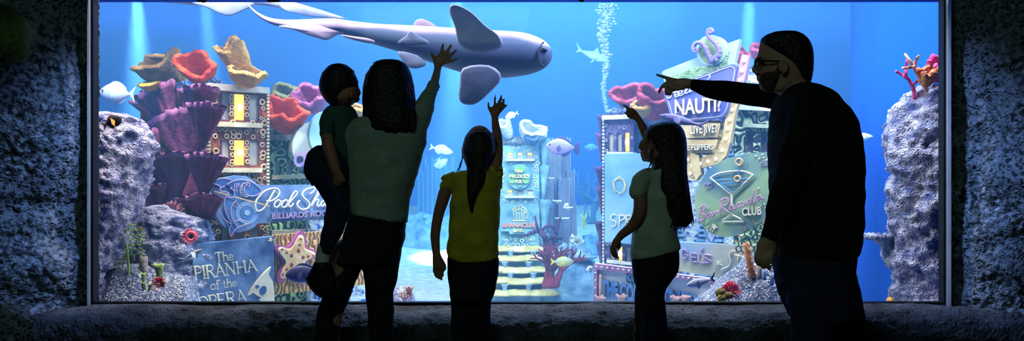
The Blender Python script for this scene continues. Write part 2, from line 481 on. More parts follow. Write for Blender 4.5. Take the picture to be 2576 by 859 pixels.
# the water itself
m_water = bpy.data.materials.new('tank_water'); m_water.use_nodes = True
nt = m_water.node_tree; nt.nodes.clear()
o_ = nt.nodes.new('ShaderNodeOutputMaterial'); ad = nt.nodes.new('ShaderNodeAddShader')
s1 = nt.nodes.new('ShaderNodeVolumeScatter'); s2 = nt.nodes.new('ShaderNodeVolumeAbsorption')
s1.inputs['Color'].default_value = (.15, .43, 1, 1); s1.inputs['Density'].default_value = .105; s1.inputs['Anisotropy'].default_value = .2
s2.inputs['Color'].default_value = (.1, .8, 1, 1); s2.inputs['Density'].default_value = .05
nt.links.new(s1.outputs[0], ad.inputs[0]); nt.links.new(s2.outputs[0], ad.inputs[1]); nt.links.new(ad.outputs[0], o_.inputs['Volume'])
mb = MB()
low = [Vector((-2.8, 4.99, -.2)), Vector((2.8, 4.99, -.2)), Vector((HW, 12.7, -.2)), Vector((HW, 16.2, -.2)), Vector((-HW, 16.2, -.2)), Vector((-HW, 12.7, -.2))]
mb.prism(low, [p + Vector((0, 0, ZS + .15)) for p in low])
mb.obj('water', m_water, smooth=False, kind='structure')

# ------------------------------------------------------------------ lights
def lamp(name, kind, loc, to, power, color, size=1.0, size_y=None, spot=None, blend=.6, spread=None):
    l = bpy.data.lights.new(name, kind); l.energy = power; l.color = color
    if kind == 'AREA':
        l.shape = 'RECTANGLE'; l.size = size; l.size_y = size_y or size
        if spread: l.spread = spread
    elif kind == 'SPOT':
        l.spot_size = math.radians(spot); l.spot_blend = blend; l.shadow_soft_size = size
    o = bpy.data.objects.new(name, l); COL.objects.link(o)
    o.location = loc
    o.rotation_euler = (Vector(to) - Vector(loc)).to_track_quat('-Z', 'Y').to_euler()
    return o
W1 = (.62, .8, 1.0); B1 = (.19, .47, 1.0)
lamp('tank_lamp_front_left', 'AREA', (-1.7, 5.02, 3.3), (-1.5, 6.2, .7), 330, (1.0, .9, .82), 2.2, .4)
lamp('tank_lamp_front_right', 'AREA', (1.45, 5.02, 3.3), (1.3, 6.2, .7), 300, (.8, .84, 1.0), 2.2, .4)
lamp('tank_lamp_centre', 'AREA', (0.1, 6.8, 3.3), (0, 8.9, .3), 360, (.5, .7, 1), 2.4, .8)
lamp('tank_lamp_rear_left', 'AREA', (-4.2, 11.0, 3.32), (-4, 15.5, 1.2), 300, B1, 4, 1)
lamp('tank_lamp_rear_centre', 'AREA', (0, 11.0, 3.32), (0, 15.5, .6), 720, B1, 4, 1)
lamp('tank_lamp_rear_right', 'AREA', (4.2, 11.0, 3.32), (4, 15.5, 1.0), 500, B1, 4, 1)
lamp('tank_spot_left', 'SPOT', P(345, -10, 9.2), P(360, 500, 10), 11000, W1, .06, spot=22, blend=1)
lamp('tank_spot_left_inner', 'SPOT', P(515, -10, 9.2), P(560, 500, 10), 6000, W1, .06, spot=16, blend=1)
lamp('tank_spot_centre', 'SPOT', P(1150, -10, 10), P(1140, 500, 11), 9000, W1, .06, spot=20, blend=1)
lamp('tank_spot_right', 'SPOT', P(1885, -10, 9.2), P(1870, 500, 10), 12000, W1, .06, spot=15, blend=1)
lamp('hall_lamp', 'AREA', (-.6, .6, 2.9), (0.2, 4.2, 1.0), 11.0, (.62, 1.0, .8), 1.6, 1.0)
lamp('added_wall_fill_left', 'SPOT', (-.7, 4.12, 2.7), (-1.98, 4.78, 1.15), 200, (.3, .5, 1.0), .1, spot=40, blend=1)  # added fill, stands in for tank light spilling onto the rock
lamp('added_wall_fill_right', 'SPOT', (.8, 4.12, 2.7), (2.08, 4.78, 1.15), 200, (.3, .5, 1.0), .1, spot=40, blend=1)  # the same added spill fill for the right wall
w = bpy.data.worlds.new('dark_hall'); sc.world = w; w.use_nodes = True
w.node_tree.nodes['Background'].inputs[0].default_value = (.10, .2, .25, 1); w.node_tree.nodes['Background'].inputs[1].default_value = .01

cam = bpy.data.cameras.new('camera'); co = bpy.data.objects.new('camera', cam); COL.objects.link(co)
co.location = (0, 0, EYE); co.rotation_euler = (PI / 2, 0, 0)
cam.sensor_width = 36; cam.lens = 36 * F / 2576; cam.clip_start = .05; cam.clip_end = 60
sc.camera = co
sc.view_settings.view_transform = 'Standard'; sc.view_settings.look = 'None'; sc.view_settings.gamma = 1
sc.view_settings.exposure = .15; sc.view_settings.use_curve_mapping = False
cy = sc.cycles
cy.max_bounces = 5; cy.diffuse_bounces = 2; cy.glossy_bounces = 2; cy.transmission_bounces = 3; cy.volume_bounces = 0
cy.transparent_max_bounces = 12; cy.use_denoising = True; cy.caustics_reflective = False; cy.caustics_refractive = False
cy.sample_clamp_indirect = 3; cy.volume_max_steps = 64
cy.use_adaptive_sampling = True; cy.adaptive_threshold = .03
# ------------------------------------------------------------------ sunken city, left block
m_barn = mat('orange_barnacle_wall', '#5e2a2e', '#a8613a', 'noise', 9, .8, 1, 30, lo=.35, hi=.7)
m_bring = mat('barnacle_ring', '#caa77c', '#e6cfa6', 'noise', 20, .8)
m_tanledge = mat('tan_ledge', '#b9a887', '#d9cdb2', 'noise', 14, .8, .4)
m_greymix = mat('grey_cap', '#8a8f96', '#c4b9a8', 'noise', 10, .8, .4)
m_maze = mat('green_brain_wall', '#12301f', '#a9cf8e', 'maze', 17, .8, 1, 17, lo=.35, hi=.6)
m_mazegrey = mat('grey_brain_wall', '#1f3440', '#b5c6a6', 'maze', 17, .8, 1, 17, lo=.35, hi=.6)
m_dots = mat('blue_pebble_wall', '#2f55c4', '#c7dcf8', 'cells', 26, .8, -1, 26, lo=.3, hi=.42)
m_pane = mat('frosted_pane', '#a4a9b2', '#c8c0ae', 'noise', 7, .4)
m_lit = mat('lit_pane', '#d9b23a', rough=.5, emit='#ffd25a', estr=1.5)
m_bulb = mat('warm_bulb', '#fff0b0', rough=.3, emit='#ffe98a', estr=9)
m_purp = mat('purple_fan', '#471838', '#84406c', 'noise', 5, .75, .8, 22)
m_quoin = mat('quoin', '#c9b58a', '#e2d3ae', 'noise', 30, .8)
m_inner = mat('dark_body', '#3a3040', '#4a3c48', 'noise', 4, .9)

LF = Plane(527, 6.0, 800, 6.42)
LS = Plane(527, 6.0, 325, 6.75)

def barnacles(pl, mb, m, holes, nx, ny, r, mi, seed, off=.0, skip=.12):
    rnd = random.Random(seed)
    for j in range(ny):
        for i in range(nx):
            u = (i + .5 + rnd.uniform(-.28, .28) + (.25 if j % 2 else -.25)) / nx; v = (j + .5 + rnd.uniform(-.3, .3)) / ny
            if not (.04 < u < .96 and .02 < v < .98) or rnd.random() < skip: continue
            px, py = m(u, v)
            if any(h[0] - .03 < u < h[2] + .03 and h[1] - .012 < v < h[3] + .012 for h in holes): continue
            rr = r * rnd.uniform(.7, 1.25)
            pl.ring(mb, px, py, rr, rr * .34, off + .006, mi, n=10, m=5)

def body_block(pl, mb, poly, depth, mi=0):
    f = [pl.pt(x, y, -.026) for x, y in poly]
    mb.prism(f, [p - pl.n * depth for p in f], mi)

def fan_plate(pl, apex, R, a0, a1, o0, o1, seed, sq=1.0, nr=9, na=30):
    """pleated half-funnel plate of shelf coral growing out of a wall"""
    rnd = random.Random(seed); mb = MB()
    top = []; bot = []
    for i in range(nr + 1):
        s = .06 + .94 * i / nr
        ra = []; rb = []
        for j in range(na + 1):
            t = j / na; a = math.radians(a0 + (a1 - a0) * t)
            edge = 1 + .05 * noise.noise(Vector((t * 7, seed, 0))) + .02 * math.sin(t * 40)
            rr = R * s * edge
            px = apex[0] + math.cos(a) * rr; py = apex[1] - math.sin(a) * rr * sq
            off = o0 + (o1 - o0) * s ** 1.6 * (.55 + .45 * math.sin(PI * min(1, max(0, t)))) + .007 * math.sin(t * na * .9 + seed) * s
            ra.append(pl.pt(px, py, off)); rb.append(pl.pt(px, py, off) - pl.n * .018 + Vector((0, 0, -.006)))
        top.append(ra); bot.append(rb)
    rs = [a + list(reversed(b)) for a, b in zip(top, bot)]
    mb.rings(rs, 0, cap=True)
    nn = len(rs[0])
    for i in range((nr - 1) * nn, nr * nn): mb.m[i] = 1
    mb.m[-1] = 1
    return mb

# --- tower with barnacle rings
cen = LF.pt(600, 430, -.2); cen.z = 0
tw = thing('barnacle_tower', 'orange-brown model tower crusted with pale barnacle rings and warm lit windows', 'building', cen, )
q1 = LF.quadmap([(527, 228), (675, 236), (675, 792), (527, 806)])
holes = []
for u0, u1 in ((.17, .33), (.42, .58), (.68, .84)):
    holes += [(u0, .035, u1, .125), (u0, .235, u1, .33), (u0, .63, u1, .70)]
holes = [(u0, v0, u1, v1) for u0, v0, u1, v1 in holes]
H1 = []
for (a, b) in ((.18, .34), (.42, .60), (.68, .84)):
    H1 += [(a, .01, b, .125), (a, .215, b, .325), (a, .60, b, .66)]
mb = MB(); LF.facade(mb, q1, H1, -.07, 0); barnacles(LF, mb, q1, H1, 11, 32, 5.2, 1, 3)
for i in range(3):                                         # rings between the windows
    pass
for (a, b) in ((.34, .42), (.60, .68)):
    for v in (.02, .045, .07, .10, .225, .25, .28, .31):
        px, py = q1((a + b) / 2 + random.uniform(-.01, .01), v); LF.ring(mb, px, py, 4.6, 1.6, .008, 1, n=10)
mb.obj('front_wall', [m_barn, m_bring], tw)
mb = MB(); body_block(LF, mb, [(529, 222), (673, 230), (673, 790), (529, 806)], .55); mb.obj('back_wall', m_inner, tw, smooth=False)
mb = MB(); LF.slab(mb, [(524, 209), (679, 221), (679, 236), (524, 226)], -.6, .05); mb.obj('roof_slab', m_greymix, tw, smooth=False)
for k, h in enumerate(H1):
    mb = MB(); LF.slab(mb, [q1(h[0] - .01, h[1] - .004), q1(h[2] + .01, h[1] - .004), q1(h[2] + .01, h[3] + .004), q1(h[0] - .01, h[3] + .004)], -.03, -.018)
    lit = k in (3, 4)
    wd = mb.obj('window', m_lit if lit else m_pane, tw, smooth=False, label='warm lit window' if lit else None)
    if lit:
        c = q1((h[0] + h[2]) / 2 + .01, (h[1] + h[3]) / 2)
        mb = MB(); mb.ell(LF.pt(c[0], c[1], -.008), (.017, .012, .024)); mb.obj('light_bulb', m_bulb, wd)
for v in (.135, .337):
    mb = MB(); LF.slab(mb, [q1(.14, v), q1(.9, v), q1(.9, v + .021), q1(.14, v + .021)], -.02, .05); mb.obj('window_ledge', m_tanledge, tw, smooth=False)
for u in (0.0, 1.0):
    mb = MB()
    for i in range(64):
        a = q1(u - .022, i / 64 + .001); b = q1(u + .022, (i + .72) / 64)
        LF.slab(mb, [(a[0], a[1]), (b[0], a[1]), (b[0], b[1]), (a[0], b[1])], -.03, .018)
    mb.obj('corner_quoins', m_quoin, tw, smooth=False)
# flank with pleated plates
mb = MB(); LS.slab(mb, [(352, 232), (527, 214), (527, 806), (360, 780)], -.3, 0); mb.obj('side_wall', m_purp, tw, smooth=False)
for i, a in enumerate([((442, 352), 150, 92, 142, .03, .12), ((500, 330), 118, 66, 118, .04, .2), ((412, 462), 140, 98, 148, .04, .14), ((470, 420), 150, 60, 136, .01, .08),
                       ((505, 380), 125, 62, 108, .08, .24), ((440, 520), 140, 70, 146, .03, .2), ((508, 505), 122, 60, 112, .06, .24), ((505, 590), 105, 60, 118, .08, .22), ((395, 570), 108, 78, 150, .04, .2), ((470, 590), 95, 50, 140, .06, .2)]):
    fan_plate(LS, *a, seed=i * 3 + 1).obj('fan_plate', [m_purp, mat('pink_rim', '#7a3a66', '#b0709c', 'noise', 12, .7)], tw)

# --- green building beside it
cen = LF.pt(760, 430, -.4); cen.z = 0
gb = thing('brain_coral_building', 'green maze-patterned model building between orange barnacle tower and the woman', 'building', cen)
q2 = LF.quadmap([(677, 352), (915, 346), (915, 780), (677, 792)])
H2 = [(.06, .125, .125, .20), (.18, .125, .245, .20), (.30, .125, .365, .20), (.07, .545, .13, .63), (.2, .545, .26, .63), (.33, .545, .38, .63)]
LB = Plane(527, 6.22, 800, 6.64)
mb = MB(); LB.facade(mb, q2, H2, -.07, 0); mb.obj('front_wall', m_maze, gb, smooth=False)
mb = MB(); body_block(LB, mb, [(679, 346), (913, 342), (913, 778), (679, 790)], .6); mb.obj('back_wall', m_inner, gb, smooth=False)
mb = MB(); LB.slab(mb, [(675, 340), (917, 336), (917, 351), (675, 354)], -.6, .05); mb.obj('roof_slab', m_greymix, gb, smooth=False)
for h in H2:
    mb = MB(); LB.slab(mb, [q2(h[0], h[1]), q2(h[2], h[1]), q2(h[2], h[3]), q2(h[0], h[3])], -.03, -.018); mb.obj('window', m_pane, gb, smooth=False)
for v in (.205, .522):
    mb = MB(); LB.slab(mb, [q2(.03, v), q2(.5, v), q2(.5, v + .024), q2(.03, v + .024)], -.02, .05); mb.obj('window_ledge', m_tanledge, gb, smooth=False)
# --- blue pebble building further right, mostly behind the mother
cen = LF.pt(860, 430, -.2); cen.z = 0
bb = thing('pebble_building', 'pale blue pebble-walled model building seen between the mother\'s legs', 'building', cen)
LP = Plane(527, 6.1, 800, 6.5)
q3 = LP.quadmap([(780, 500), (932, 508), (932, 770), (780, 780)])
mb = MB(); LP.facade(mb, q3, [], -.07, 0)
for j in range(9):
    for i in range(4):
        c = q3((i + .1 + .5 * (j % 2)) / 4.6, (j + .2) / 9); d = q3((i + .55 + .5 * (j % 2)) / 4.6, (j + .55) / 9)
        LP.slab(mb, [(c[0], c[1]), (d[0], c[1]), (d[0], d[1]), (c[0], d[1])], 0, .02, 1)
mb.obj('front_wall', [m_dots, mat('pale_blue_block', '#b9d4f2', '#d4e4f6', 'noise', 10)], bb, smooth=False)
mb = MB(); body_block(LP, mb, [(782, 502), (930, 510), (930, 770), (782, 780)], .06); mb.obj('back_wall', m_inner, bb, smooth=False)

# --- signs of the left block
m_signblue = mat('blue_sign', '#3f5f9e', '#8fb0dc', 'noise', 5, .6, .3, 14, lo=.3, hi=.7)
m_signblue2 = mat('denim_sign', '#33507f', '#86a8d8', 'noise', 7, .65, .3, 20, lo=.3, hi=.7)
m_cream = mat('cream_letter', '#d9cdb4', '#efe6d2', 'noise', 12, .6)
m_lilac = mat('lilac_tube', '#b49ac8', '#c9a9c0', 'noise', 8, .5)
m_lilacdk = mat('lilac_letter', '#8d78b8', '#b79ac4', 'noise', 12, .6)
m_brass = mat('cue_wood', '#b58a5c', '#dcb98c', 'noise', 16, .5)

def C8(pts, ox=530, oy=430, k=4.52):
    return [(ox + x / k, oy + y / k) for x, y in pts]
PS = Plane(527, 5.86, 800, 6.26)
cen = PS.pt(640, 520); cen.z = 0
sg = thing('billiards_sign', 'blue billiards sign with neon shark holding a cue beside flowing white script', 'sign', PS.pt(590, 520, 0))
mb = MB(); PS.slab(mb, C8([(30, 150), (90, 98), (180, 78), (300, 55), (400, 63), (470, 98), (520, 145), (580, 168), (900, 165), (1560, 160), (1560, 545), (1000, 572), (530, 605), (500, 640), (430, 680), (330, 705), (250, 702), (150, 640), (70, 540), (35, 430), (32, 300), (40, 200)]), -.03, .03)
mb.obj('board', m_signblue, sg, smooth=False)
mb = MB()
x, y = C8([(415, 480)])[0]
PS.disc(mb, x, y, 29, 29, .028, .034, 0); PS.disc(mb, x, y, 17, 17, .03, .038, 1); PS.disc(mb, x, y, 7, 7, .034, .042, 2)
mb.obj('cue_ball_target', [mat('pale_ring', '#8fb6e6'), mat('mid_ring', '#5c86c8'), mat('white_ring', '#bcd4f0')], sg, smooth=False)
mb = MB(); PS.slab(mb, C8([(180, 160), (260, 120), (350, 105), (440, 120), (520, 165), (575, 225), (545, 270), (480, 292), (420, 300), (350, 300), (330, 340), (290, 345), (240, 410), (228, 470), (240, 540), (300, 640), (250, 740), (225, 740), (215, 660), (240, 600), (200, 540), (160, 460), (155, 370), (180, 290), (260, 260), (240, 200)]), .03, .045)
PS.slab(mb, C8([(30, 150), (80, 100), (150, 88), (240, 105), (160, 180), (110, 185)]), .03, .045)
mb.obj('shark_relief', mat('shark_relief', '#3c64a8', '#5d8ac8', 'noise', 6), sg, smooth=False)
mb = MB()
for ln in ([(180, 160), (260, 120), (350, 105), (440, 120), (520, 165), (575, 225), (545, 270), (480, 292), (430, 285)],
           [(350, 290), (335, 240), (340, 190), (370, 150), (400, 150), (380, 210), (395, 260), (430, 285)],
           [(410, 135), (440, 150), (435, 180), (412, 170), (410, 135)], [(270, 150), (268, 215), (280, 235)], [(295, 150), (290, 215), (305, 235)], [(320, 150), (310, 185)],
           [(30, 150), (80, 100), (150, 88), (240, 105)], [(30, 150), (80, 165), (110, 185)], [(160, 180), (110, 200), (115, 235), (180, 245), (210, 270), (200, 300), (180, 295)],
           [(245, 190), (225, 205), (260, 225), (270, 260), (265, 300), (230, 310), (190, 300)], [(175, 290), (155, 370), (165, 460), (200, 540), (240, 600), (215, 660), (220, 730), (235, 750), (260, 700), (300, 660), (380, 620), (440, 605), (400, 575), (340, 565), (285, 575)],
           [(290, 345), (250, 390), (230, 460), (240, 540), (270, 600), (300, 640)], [(90, 285), (80, 370), (100, 470), (150, 550), (230, 610)], [(290, 345), (310, 390), (360, 405), (420, 385), (450, 350)]):
    PS.stroke(mb, C8(ln), 1.3, .052, 0)
mb.obj('neon_outline', m_lilac, sg)
mb = MB()
PS.stroke(mb, C8([(370, 170), (348, 185), (365, 205), (345, 215), (372, 232), (350, 245), (380, 260), (362, 272), (400, 285), (385, 300), (425, 298)]), .8, .054, smooth=False)
mb.obj('teeth', m_cream, sg)
mb = MB()
for a, b in (((35, 233), (205, 275)), ((280, 300), (445, 345)), ((450, 345), (672, 405)), ((35, 240), (200, 282)), ((280, 308), (445, 352)), ((450, 352), (672, 412))):
    PS.stroke(mb, C8([a, b]), .9, .066, smooth=False)
mb.obj('pool_cue', m_brass, sg)
mb = MB()
for ln in ([(725, 228), (690, 290), (650, 360), (605, 430), (560, 460), (520, 455), (508, 415), (515, 350), (555, 290), (615, 235), (690, 207), (750, 207), (782, 240), (768, 290), (720, 332), (670, 352), (640, 348)],
           [(770, 335), (735, 360), (722, 400), (745, 422), (778, 400), (792, 362), (772, 335), (795, 352), (822, 352)], [(855, 335), (818, 362), (805, 400), (832, 422), (865, 395), (875, 358), (855, 335), (882, 352), (905, 345)],
           [(888, 375), (940, 315), (978, 268), (975, 240), (952, 248), (915, 305), (888, 365), (885, 402), (910, 412), (940, 380)],
           [(1135, 265), (1175, 230), (1182, 203), (1140, 198), (1070, 228), (1042, 270), (1060, 312), (1102, 350), (1125, 390), (1102, 430), (1050, 445), (1000, 422), (983, 380), (1010, 345)],
           [(1160, 360), (1215, 290), (1245, 235), (1235, 222), (1205, 280), (1170, 345), (1145, 408), (1185, 345), (1215, 328), (1222, 350), (1208, 390), (1222, 408), (1250, 385)],
           [(1310, 345), (1275, 350), (1250, 385), (1268, 408), (1300, 380), (1312, 345), (1302, 395), (1325, 402), (1350, 380)], [(1355, 405), (1380, 345), (1385, 352), (1420, 350)], [(1425, 405), (1475, 240)], [(1500, 335), (1450, 370), (1500, 405)]):
    PS.stroke(mb, C8(ln), 2.5, .05, n=7)
mb.obj('script_lettering', mat('ivory_letter', '#ded8d4', '#f0ece6', 'noise', 12, .5), sg)
mb = MB(); PS.text(mb, 'BILLIARDS ROOM', C8([(700, 485), (1400, 452), (1400, 512), (700, 555)]), .03, .03, bold=.025)
mb.obj('block_lettering', m_lilacdk, sg, smooth=False)

PO = Plane(485, 5.62, 690, 5.92)
def C4(pts, ox=460, oy=420, k=2.385):
    return [(ox + x / k, oy + y / k) for x, y in pts]
sg = thing('theatre_sign', 'denim blue sign with cream serif lettering and a cream fish skull', 'sign', PO.pt(588, 690, 0))
mb = MB(); PO.slab(mb, [(485, 617), (689, 596), (691, 800), (485, 806)], -.04, .02); mb.obj('board', m_signblue2, sg, smooth=False)
mb = MB()
serif_text(PO, mb, 'The', C4([(190, 518), (300, 510), (306, 560), (196, 575)]), .03)
serif_text(PO, mb, 'PIRANHA', C4([(62, 605), (436, 560), (448, 625), (70, 683)]), .03)
serif_text(PO, mb, 'of the', C4([(162, 690), (322, 668), (326, 718), (168, 742)]), .03)
serif_text(PO, mb, 'OPERA', C4([(82, 790), (375, 738), (392, 815), (92, 862)]), .03)
mb.obj('lettering', m_cream, sg)
mb = MB()
PO.slab(mb, C4([(395, 775), (415, 735), (450, 685), (490, 640), (530, 602), (515, 650), (540, 690), (548, 740), (552, 860), (440, 860), (455, 800), (470, 790), (440, 770), (425, 758), (405, 770)]), .02, .045)
mb.obj('fish_skull', m_cream, sg, smooth=False)
mb = MB(); c = C4([(482, 745), (447, 722), (505, 705)]); PO.disc(mb, c[0][0], c[0][1], 8, 12, .045, .049, rot=.4); PO.disc(mb, c[1][0], c[1][1], 5, 4, .045, .049)
for i in range(6):
    x, y = C4([(400 + i * 11, 785 + i * 5)])[0]; PO.slab(mb, [(x, y), (x + 3.4, y - 5.5), (x + 4.4, y + 1.5)], .045, .05)
mb.obj('skull_socket', mat('socket_blue', '#34548c'), sg, smooth=False)

def star_poly(cx, cy, R, r, rot, tips=5, k=None):
    out = []
    for i in range(tips * 2):
        a = rot + PI * i / tips
        q = (R if i % 2 == 0 else r) * (k[i // 2] if k and i % 2 == 0 else 1)
        out.append((cx + q * math.cos(a), cy + q * math.sin(a)))
    return out
PT = Plane(690, 5.95, 830, 6.2)
sg = thing('starfish_sign', 'orange wood-grained sign with a large cream and magenta starfish', 'sign', PT.pt(760, 680, 0))
mb = MB(); PT.slab(mb, [(691, 593), (932, 574), (934, 716), (693, 743)], -.04, .015); mb.obj('board', mat('grooved_wood', '#7a4420', '#e3b673', 'wood', 15, .7, 1, 15, lo=.05, hi=.3), sg, smooth=False)
stp = smoothpath(C4([(692, 400), (712, 388), (730, 398), (738, 440), (745, 482), (800, 505), (812, 522), (800, 545), (748, 575), (742, 620), (745, 690), (730, 708), (700, 700), (660, 640), (610, 685), (582, 694), (568, 678), (590, 610), (603, 572), (560, 510), (553, 485), (575, 470), (640, 482)]), 3, True)
cc = (sum(p[0] for p in stp) / len(stp), sum(p[1] for p in stp) / len(stp))
mb = MB(); PT.slab(mb, stp, .015, .05); mb.obj('starfish_rim', mat('magenta_rim', '#a8568c', '#8d4a90', 'noise', 12), sg)
inn = [(cc[0] + (x - cc[0]) * .86, cc[1] + (y - cc[1]) * .86) for x, y in stp]
mb = MB(); mb.prism([PT.pt(x, y, .075) for x, y in [(cc[0] + (x - cc[0]) * .9, cc[1] + (y - cc[1]) * .9) for x, y in inn]], [PT.pt(x, y, .05) for x, y in inn])
mb.obj('starfish_body', mat('cream_star', '#d8a86a', '#f2dcae', 'noise', 9, .6, .5, 20), sg)
mb = MB()
for x, y, r in ((708, 435, 3), (700, 470, 4), (692, 505, 6), (720, 545, 5.5), (752, 540, 4), (780, 535, 3), (650, 535, 5.5), (622, 518, 4), (596, 497, 3), (650, 590, 6), (622, 618, 4.5), (600, 648, 3.5), (700, 600, 5), (715, 640, 4)):
    a, b = C4([(x, y)])[0]; mb.ell(PT.pt(a, b, .074), (r / 430 * 1, .008, r / 430), n=10, m=6)
mb.obj('spot', mat('maroon_spot', '#7a2c34', '#93404a', 'noise', 20), sg, kind='stuff')
a = star_poly(C4([(528, 440)])[0][0], C4([(528, 440)])[0][1], 6, 2.6, -1.2)
mb = MB(); PO.slab(mb, a, .02, .035); sg2 = mb.obj('star_ornament', m_cream, None, smooth=False, label='tiny cream star ornament on top right corner of the fish skull sign', cat='ornament')

CR = Plane(527, 6.0, 800, 6.38)
sg = thing('round_crab_sign', 'pale round sign with purple neon letters behind the toddler', 'sign', CR.pt(800, 375, 0))
mb = MB(); CR.disc(mb, 797, 372, 62, 66, -.03, .03, n=40); mb.obj('board', mat('pale_disc', '#9aa8a8', '#c8d0c4', 'wood', 1.2, .6), sg, smooth=False)
mb = MB(); CR.disc(mb, 822, 340, 44, 60, .0, .045, n=30); mb.obj('board_trim', mat('sky_trim', '#7fb4ee', '#a7ccf2', 'noise', 5), sg, smooth=False)
mb = MB(); CR.text(mb, 'CRABS', [(739, 384), (838, 380), (838, 418), (739, 422)], .04, .03, bold=.05); mb.obj('neon_lettering', m_lilacdk, sg, smooth=False)

# ------------------------------------------------------------------ right block
m_lilacwall = mat('violet_barnacle_wall', '#3a3568', '#6c5f9a', 'noise', 9, .8, 1, 30, lo=.35, hi=.7)
m_paleledge = mat('pale_ledge', '#b4bcc8', '#d6dae2', 'noise', 14, .8, .4)
m_signpale = mat('pale_blue_sign', '#4a86c4', '#86b4dc', 'noise', 3.2, .6, .2, 14, lo=.3, hi=.7)
m_gold = mat('gold_relief', '#c8bd6e', '#e6dc9c', 'noise', 20, .6)
RF = Plane(1515, 6.75, 1900, 6.25)
cen = RF.pt(1600, 430, -.2); cen.z = 0
tb = thing('violet_tower', 'violet barnacle-covered model building with pale cornice at the left of the right block', 'building', cen)
q4 = RF.quadmap([(1518, 300), (1594, 300), (1594, 800), (1518, 790)])
H4 = [(.16, .07, .32, .165), (.44, .07, .60, .165), (.70, .07, .86, .165), (.2, .65, .36, .72), (.48, .65, .62, .72), (.72, .65, .86, .72)]
mb = MB(); RF.facade(mb, q4, H4, -.07, 0); barnacles(RF, mb, q4, H4, 7, 34, 3.6, 1, 8)
mb.obj('front_wall', [m_lilacwall, mat('pale_ring_barnacle', '#a9a4c8', '#cfc8dc', 'noise', 20)], tb)
mb = MB(); body_block(RF, mb, [(1520, 298), (1592, 298), (1592, 798), (1520, 790)], .6); mb.obj('back_wall', m_inner, tb, smooth=False)
mb = MB(); RF.slab(mb, [(1514, 291), (1600, 288), (1600, 299), (1514, 302)], -.6, .05); mb.obj('roof_slab', m_paleledge, tb, smooth=False)
for k, h in enumerate(H4):
    mb = MB(); RF.slab(mb, [q4(h[0], h[1]), q4(h[2], h[1]), q4(h[2], h[3]), q4(h[0], h[3])], -.03, -.018)
    wd = mb.obj('window', m_lit if k in (2, 4) else m_pane, tb, smooth=False, label='warm lit window' if k in (2, 4) else None)
    if k in (2, 4):
        c = q4((h[0] + h[2]) / 2, (h[1] + h[3]) / 2); mb = MB(); mb.ell(RF.pt(c[0], c[1], -.008), (.012, .012, .028)); mb.obj('light_bulb', m_bulb, wd)
for v in (.168, .725):
    mb = MB(); RF.slab(mb, [q4(.1, v), q4(.98, v), q4(.98, v + .014), q4(.1, v + .014)], -.02, .05); mb.obj('window_ledge', m_paleledge, tb, smooth=False)
mb = MB()
for i in range(56):
    a = q4(-.04, i / 56 + .001); b = q4(.02, (i + .7) / 56)
    RF.slab(mb, [(a[0], a[1]), (b[0], a[1]), (b[0], b[1]), (a[0], b[1])], -.03, .018)
mb.obj('corner_quoins', m_paleledge, tb, smooth=False)
RS = Plane(1516, 6.75, 1496, 7.2)
for i, (y, w) in enumerate(((292, 16), (336, 24), (420, 26), (470, 20), (560, 24), (610, 20))):
    # upright pleated shells climbing the corner
    mb = MB(); rs = []
    for j in range(9):
        t = j / 8; r = (.25 + .75 * t ** 1.5) * w / 2
        yy = y + 70 * (1 - t); cx = 1514 - w * .25 * t
        ring = []
        for k in range(18):
            a = 2 * PI * k / 18; rr = r * (1 + .12 * math.sin(k * 4))
            p = RF.pt(cx, yy, -.02); ring.append(p + Vector((math.cos(a) * rr / 355, math.sin(a) * rr / 355 * 1.3, .008 * math.sin(a * 2 + i))))
        rs.append(ring)
    mb.rings(rs); mb.obj('shell_tube', mat('violet_shell', '#3d2c5e', '#6f5488', 'noise', 9, .8, .8, 30), tb)

cen = RF.pt(1690, 430, -.3); cen.z = 0
pb = thing('pebble_house', 'deep blue pebble-patterned model building behind the arrow sign', 'building', cen)
RB = Plane(1515, 6.85, 1900, 6.35)
q5 = RB.quadmap([(1597, 300), (1846, 296), (1846, 806), (1597, 800)])
mb = MB(); RB.facade(mb, q5, [(.55, .27, .60, .31)], -.07, 0)
for (u, n0, n1) in ((.01, 0, 30), (.2, 8, 40), (.4, 10, 40), (.62, 14, 40), (.9, 0, 16), (.8, 20, 40)):
    for i in range(n0, n1):
        a = q5(u + .02 * (i % 2), i / 40 + .004); b = q5(u + .08 + .02 * (i % 2), (i + .6) / 40)
        RB.slab(mb, [(a[0], a[1]), (b[0], a[1]), (b[0], b[1]), (a[0], b[1])], 0, .022, 1)
mb.obj('front_wall', [m_dots, mat('blue_block', '#5b97e0', '#8fbdf0', 'noise', 10)], pb, smooth=False)
mb = MB(); body_block(RB, mb, [(1599, 298), (1844, 296), (1844, 804), (1599, 798)], .5); mb.obj('back_wall', m_inner, pb, smooth=False)
mb = MB(); RB.slab(mb, [(1590, 288), (1700, 286), (1700, 297), (1590, 300)], -.5, .03); mb.obj('roof_slab', m_paleledge, pb, smooth=False)
mb = MB(); RB.slab(mb, [q5(.55, .27), q5(.6, .27), q5(.6, .31), q5(.55, .31)], -.03, -.018); mb.obj('window', m_lit, pb, smooth=False)

